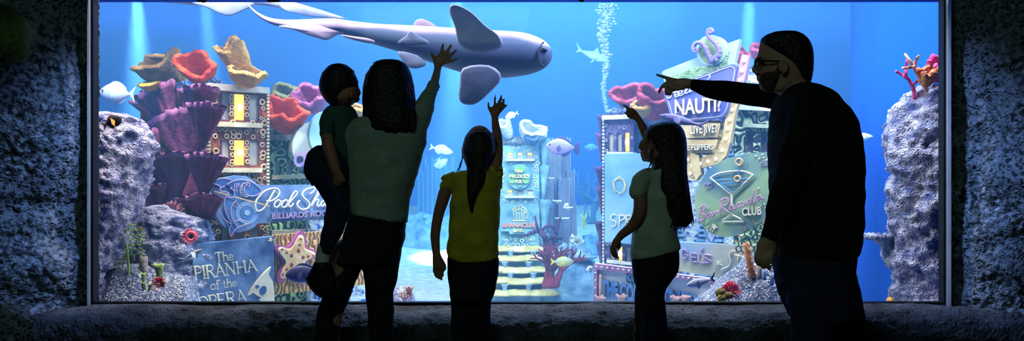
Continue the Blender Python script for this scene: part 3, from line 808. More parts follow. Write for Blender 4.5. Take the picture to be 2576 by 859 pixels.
cen = RF.pt(1920, 430, -.3); cen.z = 0
mz = thing('maze_building', 'grey-green maze-patterned model building with barred windows beside the pointing man', 'building', cen)
q6 = RB.quadmap([(1848, 275), (2010, 284), (2010, 806), (1848, 806)])
H6 = [(.17, .10, .29, .20), (.40, .10, .53, .20), (.66, .10, .78, .20)]
mb = MB(); RB.facade(mb, q6, H6, -.07, .02); mb.obj('front_wall', m_mazegrey, mz, smooth=False)
mb = MB(); body_block(RB, mb, [(1850, 278), (2008, 284), (2008, 804), (1850, 804)], .6); mb.obj('back_wall', m_inner, mz, smooth=False)
mb = MB(); RB.slab(mb, [(1845, 262), (2014, 270), (2014, 284), (1845, 276)], -.6, .06); mb.obj('roof_slab', m_paleledge, mz, smooth=False)
for h in H6:
    mb = MB(); RB.slab(mb, [q6(h[0], h[1]), q6(h[2], h[1]), q6(h[2], h[3]), q6(h[0], h[3])], -.03, -.018); mb.obj('window', mat('plum_pane', '#4a4668', '#5e5878', 'noise', 9), mz, smooth=False)
for v in (.065, .205):
    mb = MB(); RB.slab(mb, [q6(.13, v), q6(.95, v), q6(.95, v + .018), q6(.13, v + .018)], -.02, .05); mb.obj('window_ledge', mat('sage_ledge', '#8d9c88', '#b4bfa4', 'noise', 12), mz, smooth=False)

# signs of the right block
SP = Plane(1515, 6.68, 1900, 6.18)
sg = thing('wreath_sign', 'tall pale blue sign with golden wreath and white letters behind the right girl', 'sign', SP.pt(1580, 500, 0))
mb = MB(); SP.slab(mb, [(1521, 389), (1650, 385), (1650, 622), (1521, 609)], -.03, .02); mb.obj('board', m_signpale, sg, smooth=False)
mb = MB(); rnd = random.Random(2)
for i in range(70):
    a = rnd.uniform(0, 2 * PI); r = rnd.uniform(.8, 1.1); x = 1558 + 15 * r * math.cos(a); y = 468 + 20 * r * math.sin(a)
    SP.stroke(mb, [(x, y), (x - 4 * math.sin(a), y + 4 * math.cos(a) * (1 + r))], .7, .026, smooth=False)
mb.obj('wreath', m_gold, sg)
mb = MB()
for ln in ([(150, 350), (135, 345), (122, 360), (128, 375), (148, 385), (145, 405), (128, 412)], [(170, 352), (165, 412)], [(165, 352), (190, 350), (195, 368), (168, 380)], [(205, 350), (202, 400)], [(205, 350), (228, 352), (226, 370), (205, 376), (230, 400)], [(240, 400), (252, 350), (266, 400)], [(275, 350), (285, 372), (298, 350)], [(285, 372), (283, 402)]):
    SP.stroke(mb, [(1480 + x / 2.148, 380 + y / 2.148) for x, y in ln], 1.5, .03)
mb.obj('lettering', m_cream, sg)

# big arrow sign
m_backing = mat('pale_backing', '#93b7dc', '#b9d2ea', 'noise', 4, .7)
m_greenstip = mat('green_stipple', '#6f9468', '#a6c08c', 'noise', 22, .8, 1, 40)
m_panel = mat('violet_panel', '#3f55a8', '#6d6fc4', 'noise', 3, .6)
m_arrow = mat('tan_arrow', '#c2a878', '#dcc69a', 'noise', 8, .7, .3, 20)
m_pinkstripe = mat('pink_stripe', '#b08cc0', '#c8a2c4', 'noise', 8, .7)
m_glow = mat('sign_bulb', '#fff4dc', rough=.3, emit='#fff0d0', estr=.9)
AR = Plane(1660, 6.28, 1880, 5.98)
def C5(pts): return [(1660 + x / 4.296, 60 + y / 4.296) for x, y in pts]
def C6(pts): return [(1660 + x / 4.296, 240 + y / 4.296) for x, y in pts]
sg = thing('arrow_sign', 'huge tilted arrow sign with bulbs and purple tentacles on top', 'sign', AR.pt(1765, 250, 0))
mb = MB(); AR.slab(mb, C5([(20, 525), (50, 505), (390, 372), (700, 225), (865, 165), (805, 420), (830, 430), (760, 1000), (200, 1000), (70, 700)]), -.05, 0); 
mb.obj('backing_board', m_backing, sg, smooth=False)
mb = MB(); AR.disc(mb, 1789, 127, 37.5, 38.5, -.05, .03, n=44); mb.obj('medallion_rim', m_backing, sg, smooth=False)
mb = MB(); c = C5([(550, 290)])[0]; AR.disc(mb, c[0], c[1], 30, 35, .03, .036, n=40, rot=-.3); mb.obj('medallion', mat('moss_disc', '#7f9c6c', '#a8bc88', 'noise', 5), sg, smooth=False)
mb = MB(); AR.slab(mb, C5([(120, 575), (400, 470), (600, 450), (745, 300), (720, 440), (800, 450), (700, 530), (300, 640), (140, 720)]), 0, .02); mb.obj('stippled_panel', m_greenstip, sg, smooth=False)
for k_, (pth, r0) in enumerate((([(560, 405), (625, 350), (640, 285), (610, 220), (555, 170), (515, 120), (520, 75), (555, 60), (572, 85), (550, 105), (538, 90)], 7.6),
                ([(560, 405), (520, 330), (490, 255), (440, 210), (390, 212), (358, 250), (368, 300), (402, 300), (400, 270), (385, 272)], 7.0))):
    q = smoothpath(C5(pth), 5); n_ = len(q); s_ = AR.sc(1780)
    mb = MB(); mb.tube([AR.pt(x, y, .06 + .02 * i / n_) for i, (x, y) in enumerate(q)], [(r0 * (1 - .68 * i / n_)) / s_ for i in range(n_)], n=12, up=AR.n)
    tn = mb.obj('tentacle', mat('violet_tentacle', '#6a5cb0', '#8a78c8', 'noise', 10, .6, .5), sg)
    mb = MB()
    for i in range(3, n_ - 3, 3):
        r = r0 * (1 - .68 * i / n_); d = Vector((q[i + 1][0] - q[i - 1][0], q[i + 1][1] - q[i - 1][1])).normalized()
        sgn = 1 if k_ == 0 else 1
        x = q[i][0] + d.y * r * .55 * (-1 if k_ == 0 else -1); y = q[i][1] - d.x * r * .55 * (-1 if k_ == 0 else -1)
        AR.ring(mb, x, y, r * .36, r * .17, .06 + .02 * i / n_ + r / s_ * .75, n=9)
    mb.obj('sucker', mat('lilac_sucker', '#9c8ad0', '#b8a6dc', 'noise', 10), tn, kind='stuff')
pan = smoothpath([(1669, 229), (1690, 219), (1780, 186), (1838, 163), (1850, 166), (1853, 176), (1845, 220), (1834, 268), (1826, 288), (1812, 299), (1760, 304), (1697, 309), (1691, 305), (1680, 270)], 2, True)
mb = MB(); AR.slab(mb, pan, .0, .05); mb.obj('name_panel', m_panel, sg, smooth=False)
cc = (1765, 240); inn = [(cc[0] + (x - cc[0]) * .94, cc[1] + (y - cc[1]) * .92) for x, y in pan]
mb = MB(); AR.stroke(mb, inn + [inn[0]], 1.0, .052, smooth=False); mb.obj('panel_border', m_cream, sg)
mb = MB(); AR.text(mb, 'NAUTI?', C6([(158, 42), (664, 18), (664, 176), (160, 228)]), .05, .03, bold=.03); mb.obj('name_lettering', mat('sandy_letter', '#b9a0b0', '#dcc8a4', 'noise', 5), sg, smooth=False)
mb = MB()
for ln in ([(1708, 221), (1694, 223), (1690, 232), (1687, 246), (1679, 247)], [(1688, 235), (1699, 232)], [(1699, 241), (1706, 236), (1703, 231), (1697, 238), (1700, 245), (1708, 241)], [(1709, 238), (1716, 233), (1713, 228), (1707, 235), (1710, 242), (1718, 238)],
           [(1722, 236), (1738, 208), (1734, 206), (1724, 228), (1726, 236), (1732, 232)], [(1738, 222), (1734, 232), (1740, 230)], [(1746, 229), (1752, 217), (1751, 224), (1758, 213), (1760, 217), (1757, 225), (1764, 222)], [(1784, 189), (1786, 194), (1781, 201)]):
    AR.stroke(mb, ln, 1.7, .058, n=6)
mb.obj('script_lettering', mat('white_letter', '#e4e8f0', '#f4f6fa', 'noise', 10, .5), sg)
st_in = [(1866, 137), (1852, 200), (1843, 240), (1834, 268), (1825, 292), (1818, 345), (1808, 372), (1790, 388), (1742, 404)]
st_out = [(1744, 428), (1806, 414), (1826, 394), (1836, 362), (1845, 310), (1852, 275), (1862, 240), (1872, 205), (1885, 140)]
mb = MB(); AR.slab(mb, st_in[:3] + st_out[-3:], -.02, .03); mb.obj('arrow_shaft', m_pinkstripe, sg, smooth=False, label='pink upper shaft')
mb = MB(); AR.slab(mb, st_in[2:] + st_out[:-2], -.02, .034); AR.slab(mb, [(1752, 385), (1730, 380), (1716, 420), (1738, 452), (1752, 440), (1746, 420)], -.02, .03)
AR.slab(mb, [(1736, 384), (1758, 392), (1762, 440), (1750, 455), (1742, 430)], -.02, .05)
mb.obj('arrow_bend', m_arrow, sg, smooth=False)
mb = MB(); AR.slab(mb, C6([(270, 280), (620, 270), (655, 300), (800, 70), (830, 80), (720, 330), (690, 500), (620, 600), (500, 650), (330, 640)]), -.03, .015); mb.obj('coral_infill', mat('tan_coral_infill', '#8d7b58', '#d4bf92', 'noise', 24, .8, 1, 44), sg, smooth=False)
for i, (x, y) in enumerate(((1872, 153), (1866, 179), (1861, 202), (1857, 228), (1850, 253), (1842, 277), (1836, 302), (1831, 325), (1826, 350), (1817, 379), (1801, 401), (1781, 407), (1761, 413), (1742, 417), (1736, 437), (1730, 402))):
    mb = MB(); mb.ell(AR.pt(x, y, .036), (4.4 / 395, 4.4 / 395, 4.8 / 395), n=14, m=8); mb.obj('bulb', m_glow, sg)
for nm, qd, tx, tq in (('motto_panel', [(1700, 306), (1812, 311), (1804, 346), (1700, 350)], 'LIVE JIVE?', [(1736, 316), (1804, 312), (1802, 340), (1738, 345)]), ('flipper_panel', [(1700, 352), (1806, 352), (1797, 385), (1700, 388)], 'THE FLIPPERS', [(1708, 365), (1794, 363), (1794, 377), (1708, 380)])):
    mb = MB(); AR.slab(mb, qd, 0, .04); pn = mb.obj(nm, m_arrow, sg, smooth=False)
    mb = MB(); AR.text(mb, tx, tq, .04, .03, bold=.02); mb.obj('lettering', m_cream, pn, smooth=False)

# barracuda club
BC = Plane(1750, 6.02, 1950, 5.78)
def C7(pts): return [(1480 + x / 2.148, 380 + y / 2.148) for x, y in pts]
sg = thing('cocktail_club_sign', 'mottled green-blue egg-shaped sign with a martini glass and pink script', 'sign', BC.pt(1850, 490, 0))
mb = MB(); BC.slab(mb, smoothpath(C7([(575, 290), (590, 200), (640, 115), (720, 55), (800, 28), (900, 12), (1010, 10), (1070, 60), (1090, 180), (1040, 280), (985, 330), (930, 390), (850, 440), (770, 465), (680, 455), (610, 400)]), 3, True), -.03, .03)
mb.obj('board', mat('mottled_sign', '#3f6f9a', '#8fae86', 'noise', 2.6, .6, .2, 10, lo=.35, hi=.6), sg, smooth=False)
mb = MB()
for ln, sm_ in (([(660, 148), (775, 240), (890, 132)], 0), ([(660, 148), (700, 125), (770, 112), (840, 112), (890, 132)], 1), ([(775, 240), (775, 345), (730, 375), (722, 384), (840, 382), (822, 370), (775, 345)], 0)):
    BC.stroke(mb, C7(ln), 2.4, .045, n=7, smooth=bool(sm_))
mb.obj('martini_outline', m_cream, sg)
mb = MB()
for ln in ([(715, 178), (778, 228), (835, 172), (715, 178)], [(690, 160), (860, 150)], [(815, 10), (812, 175)]):
    BC.stroke(mb, C7(ln), 1.6, .05, smooth=False)
mb.obj('drink_outline', mat('sky_tube', '#4a86d0', '#6aa2e0', 'noise', 8), sg)
for x, y, r in ((815, 62, 8.5), (806, 152, 7)):
    a, b = C7([(x, y)])[0]; mb = MB(); BC.ring(mb, a, b, r, 2.6, .055, n=18, m=7); ol = mb.obj('olive', mat('tan_olive', '#b8976c', '#d0b48a', 'noise', 9), sg)
    mb = MB(); BC.disc(mb, a, b, r * .6, r * .6, .04, .052); mb.obj('olive_centre', m_gold, ol, smooth=False)
mb = MB()
for ln in ([(615, 305), (600, 345), (596, 380)], [(600, 312), (625, 295), (632, 312), (608, 338), (632, 345), (625, 372), (596, 382)], [(660, 335), (645, 342), (640, 360), (655, 358), (664, 338), (662, 358), (672, 354)], [(676, 332), (680, 352), (686, 334), (702, 328), (704, 335)],
           [(725, 265), (712, 345)], [(708, 275), (735, 258), (755, 262), (752, 290), (722, 304), (740, 318), (762, 338)], [(782, 296), (768, 300), (764, 318), (776, 320), (786, 298), (786, 318), (796, 312)], [(820, 282), (806, 288), (802, 306), (816, 306), (826, 298)],
           [(832, 278), (830, 298), (842, 298), (850, 272), (850, 292), (858, 288)], [(884, 262), (868, 270), (866, 290), (880, 284), (896, 210), (884, 284), (900, 276)], [(930, 242), (914, 250), (910, 268), (922, 268), (934, 244), (934, 264), (946, 256)]):
    BC.stroke(mb, C7(ln), 2.0, .055, n=7)
mb.obj('script_lettering', mat('rose_letter', '#a8749c', '#c08cae', 'noise', 8), sg)
mb = MB(); BC.text(mb, 'CLUB', C7([(830, 308), (934, 300), (936, 346), (830, 354)]), .03, .03, bold=.03); mb.obj('block_lettering', m_cream, sg, smooth=False)
mb = MB()
BC.slab(mb, star_poly(*C7([(680, 412)])[0], 8.5, 4, .3), .03, .045); mb.obj('star_relief', m_cream, sg, smooth=False); mb = MB()
for x, y in ((650, 412), (662, 428), (645, 432), (672, 436), (640, 418), (905, 30), (925, 45), (945, 38), (965, 52), (940, 22), (920, 205), (930, 300), (950, 290), (960, 310)):
    a, b = C7([(x, y)])[0]; mb.ell(BC.pt(a, b, .034), (.006, .006, .006), n=8, m=5)
mb.obj('bubble_relief', m_cream, sg, kind='stuff')
mb = MB(); rnd = random.Random(5)
for cx_, cy_ in ((650, 190), (955, 68)):
    for i in range(12):
        a, b = C7([(cx_ + rnd.uniform(-20, 20), cy_ + rnd.uniform(-15, 15))])[0]; BC.stroke(mb, [(a, b), (a + rnd.uniform(-4, 4), b + rnd.uniform(-3, 3))], 1.3, .036, smooth=False)
    mb.obj('coral_relief', mat('mauve_relief', '#8f6f9c', '#a884ac', 'noise', 8), sg); mb = MB()

AN = Plane(1640, 6.15, 1860, 5.85)
sg = thing('starfish_lettering_sign', 'long sandy blue sign with carved lilac letters and a small star', 'sign', AN.pt(1760, 650, 0))
mb = MB(); AN.slab(mb, [(1600, 604), (1705, 610), (1900, 620), (1900, 714), (1834, 704), (1707, 683), (1600, 662)], -.04, .02); mb.obj('board', mat('sandy_blue_sign', '#7aa8d8', '#d0c8b0', 'noise', 2.4, .65, .2, 16, lo=.35, hi=.65), sg, smooth=False)
def C9(pts): return [(1490 + x / 5.053, 600 + y / 5.053) for x, y in pts]
mb = MB()
for ln in ([(880, 250), (920, 120), (960, 250)], [(895, 200), (945, 200)], [(985, 250), (990, 135), (1060, 255), (1070, 140)], [(1210, 190), (1180, 150), (1145, 165), (1140, 220), (1165, 262), (1205, 245), (1205, 215), (1180, 215)],
           [(1325, 205), (1262, 190), (1255, 300), (1325, 308)], [(1258, 245), (1310, 250)], [(1350, 200), (1345, 305), (1415, 322)], [(1405, 135), (1385, 175)], [(1508, 225), (1440, 212), (1420, 240), (1490, 285), (1505, 312), (1435, 318)]):
    AN.stroke(mb, C9(ln), 2.6, .03, smooth=len(ln) > 5)
mb.obj('lilac_lettering', m_lilacdk, sg)
mb = MB()
for i in range(5):
    a = i * 2 * PI / 5 + .3; c = C9([(1605, 330)])[0]; AN.stroke(mb, [c, (c[0] + 8 * math.cos(a), c[1] + 9 * math.sin(a))], 1.5, .03, smooth=False)
for ln in ([(1810, 165), (1770, 170), (1740, 215), (1755, 290), (1735, 360), (1640, 405)], [(1810, 215), (1900, 235)], [(1855, 225), (1845, 330)], [(1885, 335), (1920, 240), (1955, 345)], [(1895, 300), (1940, 305)]):
    AN.stroke(mb, C9(ln), 2.0, .03)
mb.obj('cream_lettering', m_cream, sg)

GF = Plane(1490, 6.05, 1795, 5.6)
sg = thing('honeycomb_sign', 'pink-framed sign with white honeycomb panel and blue block letters', 'sign', GF.pt(1640, 715, 0))
q7 = [(1493, 664), (1794, 704), (1794, 812), (1494, 806)]
m7 = GF.quadmap(q7)
mb = MB(); GF.slab(mb, q7, -.05, 0); mb.obj('board', mat('honeycomb_white', '#8aa6c8', '#dfe8f2', 'cells', 9, .7, -1, 9, lo=.1, hi=.4), sg, smooth=False)
mb = MB()
for a in ((0, 0, 1, .1), (0, .9, 1, 1), (0, .1, .028, .9), (.972, .1, 1, .9)):
    GF.slab(mb, [m7(a[0], a[1]), m7(a[2], a[1]), m7(a[2], a[3]), m7(a[0], a[3])], 0, .03)
fr = mb.obj('frame', mat('pink_frame', '#9a6a9c', '#b488ae', 'noise', 9), sg, smooth=False)
mb = MB()
for i in range(22):
    x, y = m7((i + .5) / 22, .05); mb.ell(GF.pt(x, y, .034), (.007, .007, .007), n=8, m=5)
for i in range(6):
    for u in (.014, .986):
        x, y = m7(u, .1 + .8 * (i + .5) / 6); mb.ell(GF.pt(x, y, .034), (.007, .007, .007), n=8, m=5)
mb.obj('rivet', mat('pale_rivet', '#c8d4ec'), fr, kind='stuff')
mb = MB()
GF.text(mb, 'THE COD', C9([(112, 520), (610, 590), (610, 838), (118, 760)]), 0, .03, bold=.05)
GF.text(mb, 'FATHER', C9([(640, 590), (1360, 705), (1365, 935), (640, 842)]), 0, .03, bold=.05)
GF.text(mb, 'NOW', C9([(425, 450), (560, 465), (560, 560), (425, 545)]), 0, .03, bold=.03)
mb.obj('block_lettering', mat('blue_letter', '#3f6cb4', '#6f96cc', 'noise', 7), sg, smooth=False)
mb = MB()
for x, y in ((100, 800), (370, 780), (1060, 800), (1180, 790)):
    a, b = C9([(x, y)])[0]
    for i in range(5): mb.tube([GF.pt(a, b + 6, .02), GF.pt(a + (i - 2) * 3, b - random.uniform(2, 8), .05), GF.pt(a + (i - 2) * 6, b - random.uniform(6, 14), .04)], [.02, .012, .008], n=7)
    mb.obj('coral_relief', mat('peach_relief', '#b88c90', '#cfa6a0', 'noise', 10), sg); mb = MB()
a, b = C9([(103, 560)])[0]; mb.tube([GF.pt(a, 745, .03), GF.pt(a, 695, .03)], [.012, .009], n=8)
mb.obj('coral_relief', mat('peach_relief', '#b88c90', '#cfa6a0', 'noise', 10), sg)
# ------------------------------------------------------------------ rocks
m_reef = mat('reef_rock', '#46508a', '#c8c4e2', 'noise', 14, .9, -1, 52, lo=.32, hi=.68, bkind='cells')
m_reefdk = mat('reef_rock_mossy', '#34407a', '#dccce0', 'noise', 12, .9, -1, 48, lo=.3, hi=.7, bkind='cells')
m_rubble = mat('pale_rubble', '#f0ecf6', '#6c7496', 'cells', 60, .9, -1, 60, lo=.15, hi=.6)
m_bluerub = mat('blue_rubble', '#1d2f6a', '#8fa4dc', 'cells', 48, .9, 1, 48, lo=.2, hi=.7)

def rock_rows(name, rows, Y, depth, m, amp=.05, seed=0, nz=110, nt=130, fine=.03, **kw):
    """rock whose left and right outline follow rows of (row, left, right)"""
    mb = MB(); rs = []
    r0, r1 = rows[0][0], rows[-1][0]
    for i in range(nz + 1):
        py = r0 + (r1 - r0) * i / nz
        for a, b in zip(rows, rows[1:]):
            if a[0] <= py <= b[0] + 1e-6:
                t = (py - a[0]) / (b[0] - a[0]); t = t * t * (3 - 2 * t)
                l = a[1] + (b[1] - a[1]) * t; r = a[2] + (b[2] - a[2]) * t; break
        cpt = P((l + r) / 2, py, Y); hw = (r - l) / 2 * Y / F
        d = depth * min(1, .35 + hw / (abs(rows[-1][2] - rows[-1][1]) / 2 * Y / F + .01))
        ring = []
        for j in range(nt):
            a = 2 * PI * j / nt
            v = cpt + Vector((math.cos(a) * hw, math.sin(a) * d, 0))
            q = v * 2.2 + Vector((seed * 5, 0, 0))
            k = 1 + .0
            o = Vector((math.cos(a), math.sin(a), 0))
            v = v + o * (amp * fbm(q, 4) * 1.2 + fine * fbm(v * 16, 3) - fine * 1.2 * (ridges(v, 14) - .25)) * min(1, (i + 1) / 5 + .1)
            v.z += amp * .4 * noise.noise(q * 2)
            ring.append(v)
        rs.append(ring)
    mb.rings(rs)
    return mb.obj(name, m, **kw)

rock_rows('reef_rock', [(283, 236, 300), (300, 200, 345), (340, 190, 366), (400, 180, 372), (470, 175, 368), (520, 180, 352), (600, 180, 330), (700, 180, 300), (780, 180, 300)], 5.35, .28, m_reefdk, .05, 1,
          label='tall bluish reef rock rising against the window\'s left edge', cat='rock')
rock_rows('reef_rock', [(520, 350, 420), (560, 330, 520), (600, 320, 540), (660, 300, 560), (720, 280, 560), (800, 260, 560)], 5.75, .2, m_reef, .06, 2,
          label='lumpy grey reef rock under the purple plates behind the green sea fan', cat='rock')
rock_rows('reef_rock', [(212, 2330, 2400), (240, 2300, 2440), (290, 2258, 2460), (340, 2240, 2460), (400, 2234, 2460), (450, 2246, 2460), (520, 2244, 2460), (560, 2250, 2460), (600, 2252, 2460), (650, 2236, 2460), (700, 2256, 2460), (800, 2262, 2460)], 5.3, .3, m_reef, .05, 3, nz=110, nt=120,
          label='tall lilac reef pillar rising against the window\'s right edge', cat='rock')
# sand and rubble banks
def bank(name, top, Y, depth, m, seed, label, amp=.02):
    """heap of rubble whose skyline follows the given photo points"""
    mb = MB(); xs0, xs1 = top[0][0], top[-1][0]; nu, nv = 90, 26; vs = []
    for j in range(nv + 1):
        for i in range(nu + 1):
            px = xs0 + (xs1 - xs0) * i / nu
            for a, b in zip(top, top[1:]):
                if a[0] <= px <= b[0]: py = a[1] + (b[1] - a[1]) * (px - a[0]) / (b[0] - a[0]); break
            t = j / nv * PI
            zt = P(px, py, Y).z; h = max(.02, zt + .05)
            p = Vector(((px - CX) / F * Y, Y - math.cos(t) * depth, -.05 + h * math.sin(t) ** .6))
            k = math.sin(t)
            p += Vector((noise.noise(p * 9), noise.noise(p * 9 + Vector((9, 0, 0))), fbm(p * 7 + Vector((seed, 0, 0)), 4) + .5 * (ridges(p, 22) - .2))) * amp * k
            vs.append(p)
    mb.add(vs, [(j * (nu + 1) + i, j * (nu + 1) + i + 1, (j + 1) * (nu + 1) + i + 1, (j + 1) * (nu + 1) + i) for j in range(nv) for i in range(nu)])
    return mb.obj(name, m, label=label, cat='rubble')
bank('rubble_bank', [(225, 700), (300, 668), (350, 668), (430, 690), (480, 700), (500, 780)], 5.35, .22, m_rubble, 1, 'white rubble bank in the window\'s bottom left corner under the green sea fan', .03)
bank('rubble_bank', [(1745, 800), (1765, 745), (1800, 712), (1840, 680), (1880, 650), (1930, 640), (1990, 650), (2060, 700), (2120, 800)], 5.35, .24, m_rubble, 2, 'pinkish white rubble mound beside the pointing man carrying tube sponges', .03)
bank('rubble_bank', [(930, 800), (980, 745), (1010, 712), (1030, 735), (1060, 800)], 5.6, .2, m_reef, 3, 'small grey rubble heap between the mother and the girl in yellow', .03)
def rubble_heap(px, py, w, h, Y, m, label, seed):
    mb = MB(); k = Y / F
    mb.ell(P(px, py, Y), (w / 2 * k, w / 2 * k * .7, h / 2 * k), n=60, m=30)
    for i, v in enumerate(mb.v):
        c = P(px, py, Y); d = (v - c); mb.v[i] = c + d * (1 + .18 * fbm(v * 9 + Vector((seed, 0, 0)), 3) - .1 * ridges(v, 40))
    return mb.obj('rubble_heap', m, label=label, cat='rubble')
rubble_heap(425, 218, 100, 56, 6.35, m_bluerub, 'blue rubble heap on tower roof under the brown and red sponges', 1)
rubble_heap(525, 212, 70, 36, 6.15, m_bluerub, 'small dark blue rubble heap between the red and the tall tan sponge', 2)
rubble_heap(720, 330, 120, 50, 6.6, m_bluerub, 'dark rubble heap under the orange ruffled sponge on the green building', 3)
rubble_heap(1650, 285, 240, 50, 6.8, m_bluerub, 'blue rubble heap along the roof under the crimson sponges', 4)
rubble_heap(1905, 262, 120, 190, 6.9, m_bluerub, 'deep blue rubble pile on the roof behind the pointing man\'s arm', 5)

# ------------------------------------------------------------------ ruffled sponges
def ruffle(name, label, px, py, w, h, Y, m, seed, tilt=(0, 0, 0), waves=5, deep=.25, open_=1.3, flat=.7, thick=.03, cat='sponge', group=None, loc0=None):
    """cup sponge: a bowl with folded, ruffled rim"""
    k = Y / F; W = w * k / 2; Hh = h * k
    rnd = random.Random(seed); ph = rnd.uniform(0, 6)
    mb = MB(); nr, nt = 22, 90; vs = []
    R = Euler([math.radians(a) for a in tilt]).to_matrix()
    for i in range(nr + 1):
        s = i / nr
        for j in range(nt):
            a = 2 * PI * j / nt
            fold = math.sin(waves * a + ph) * .5 + .5 * math.sin((waves - 2) * a + ph * 2)
            r = (.12 + .88 * s ** (open_ * .7)) * (1 + .85 * deep * fold * s) * (1 + .1 * noise.noise(Vector((math.cos(a) * 2, math.sin(a) * 2, seed))))
            z = s ** 1.5 * (1 + .1 * math.sin(waves * a + ph + 1.2) * s + .06 * noise.noise(Vector((a * 4, s * 3, seed)))) - .5
            v = Vector((math.cos(a) * r * W, math.sin(a) * r * W * flat, z * Hh))
            v += Vector((1, 1, 1)) * .02 * fbm(v * 14 + Vector((seed, 0, 0)), 3) * (.3 + s) * W * 2
            vs.append(R @ v)
    c = P(px, py, Y)
    # fit to the measured width and height
    xs = [v.x for v in vs]; zs = [v.z for v in vs]
    sx = w * k / (max(xs) - min(xs)); sz = h * k / (max(zs) - min(zs)); mxx = (max(xs) + min(xs)) / 2; mzz = (max(zs) + min(zs)) / 2
    vs = [c + Vector(((v.x - mxx) * sx, v.y, (v.z - mzz) * sz)) for v in vs]
    fs = []
    for i in range(nr):
        for j in range(nt):
            q = (j + 1) % nt
            fs.append((i * nt + j, i * nt + q, (i + 1) * nt + q, (i + 1) * nt + j))
    mb.add(vs, fs)
    o = mb.obj(name, m, label=label, cat=cat, group=group, loc=c)
    md = o.modifiers.new('thick', 'SOLIDIFY'); md.thickness = thick; md.offset = 0
    return o
m_tan = mat('tan_sponge', '#8f6a3a', '#d6a45c', 'noise', 8, .85, 1, 60, bkind='noise')
m_brown = mat('brown_sponge', '#5e4226', '#a07a48', 'noise', 8, .85, 1, 60, bkind='noise')
m_red = mat('red_sponge', '#c42a10', '#f2603a', 'noise', 7, .8, 1, 60, bkind='noise')
m_crim = mat('crimson_sponge', '#7c1f3c', '#b84a62', 'noise', 7, .8, 1, 60, bkind='noise')
m_pink = mat('orchid_sponge', '#8e3f80', '#cc7cb4', 'noise', 7, .8, 1, 50, bkind='noise')
m_olive = mat('olive_sponge', '#3f4426', '#70704a', 'noise', 7, .85, 1, 50, bkind='noise')
m_yel = mat('yellow_sponge', '#d98a20', '#f4bf50', 'noise', 9, .8, 1, 50, bkind='noise')
m_white = mat('white_sponge', '#b9c4d0', '#eef2f6', 'noise', 7, .85, .8, 50, bkind='noise')
SPON = [
 ('tan brown fan-folded cup sponge leftmost on the purple tower roof', 404, 172, 112, 98, 6.3, m_brown, 3, (28, -28, 0), 3, .3, .9),
 ('small orange-yellow cup sponge under the leftmost brown sponge', 380, 214, 52, 22, 6.25, m_yel, 8, (20, -10, 0), 3, .3, 1),
 ('bright orange-red cup sponge between the two tan sponges', 502, 170, 102, 80, 6.15, m_red, 4, (62, 8, 0), 4, .18, 1.1),
 ('tall golden tan folded sponge on the roof edge above the lit windows', 588, 146, 72, 108, 6.05, m_tan, 11, (30, -18, 0), 3, .35, .8),
 ('low golden sponge lobe spilling over the roof edge', 628, 190, 88, 56, 6.0, m_yel if False else m_tan, 15, (25, 20, 0), 4, .25, .9),
 ('vivid orange ruffled sponge on the green building roof', 728, 288, 114, 92, 6.35, m_red, 21, (48, 14, 0), 5, .35, 1.0),
 ('orchid pink cup sponge beside the toddler\'s head', 783, 248, 86, 70, 6.5, m_pink, 24, (58, -6, 0), 5, .15, 1.1),
 ('round olive sponge behind the orange ruffled sponge', 722, 238, 62, 54, 6.7, m_olive, 28, (50, 0, 0), 3, .1, .9),
 ('small tan sponge seen between toddler and mother', 903, 280, 34, 36, 6.6, m_tan, 31, (40, 0, 0), 3, .2, .9),
 ('dark crimson cup sponge leftmost on the right roof', 1580, 238, 96, 52, 6.75, m_crim, 33, (58, -8, 0), 4, .2, 1),
 ('large crimson-pink folded sponge under the man\'s pointing hand', 1650, 256, 92, 86, 6.55, m_crim, 38, (48, 10, 0), 4, .28, 1),
 ('yellow-grey sponge lobe tucked between the two crimson sponges', 1612, 272, 50, 42, 6.5, m_tan, 41, (40, 0, 0), 3, .2, .9),
 ('dark plum sponge behind the arrow sign\'s pointed corner', 1868, 146, 44, 56, 6.9, m_crim, 43, (40, 20, 0), 3, .2, 1),
 ('crimson sponge just left of the man\'s forehead', 1903, 130, 34, 40, 6.8, m_crim, 45, (40, -20, 0), 3, .2, 1),
 ('pale cream sponge by the man\'s chin', 1905, 205, 40, 26, 6.6, m_white, 46, (40, 0, 0), 3, .2, 1),
 ('hot pink ruffled sponge cut off by the window\'s right edge', 2352, 168, 50, 66, 5.15, mat('hot_pink_sponge', '#d02a6a', '#f05a94', 'noise', 8, .8, 1, 50, bkind='noise'), 47, (50, -20, 0), 6, .1, 1),
 ('orange-brown sponge below the hot pink sponge on right pillar', 2330, 190, 46, 46, 5.1, mat('rust_sponge', '#a44a2a', '#e08a60', 'noise', 12, .85, 1, 50, bkind='noise'), 49, (40, -10, 0), 5, .35, 1),
 ('white folded clam sponge leaning left atop the distant green tower', 1270, 322, 34, 50, 8.9, m_white, 51, (35, -30, 0), 3, .25, .9),
 ('large white ruffled clam sponge atop the distant green tower', 1342, 330, 66, 52, 8.9, m_white, 53, (50, 24, 0), 4, .3, 1),
 ('blue-grey sponge between the white clams on the distant tower', 1338, 352, 36, 26, 8.8, mat('slate_sponge', '#24406c', '#48689c', 'noise', 9, .85), 55, (30, 0, 0), 3, .15, 1),
]
for (lb, px, py, w_, h_, Y, m, sd, tl, wv, dp, op) in SPON:
    ruffle('cup_sponge', lb, px, py, w_, h_, Y, m, sd, tl, wv, dp, op)

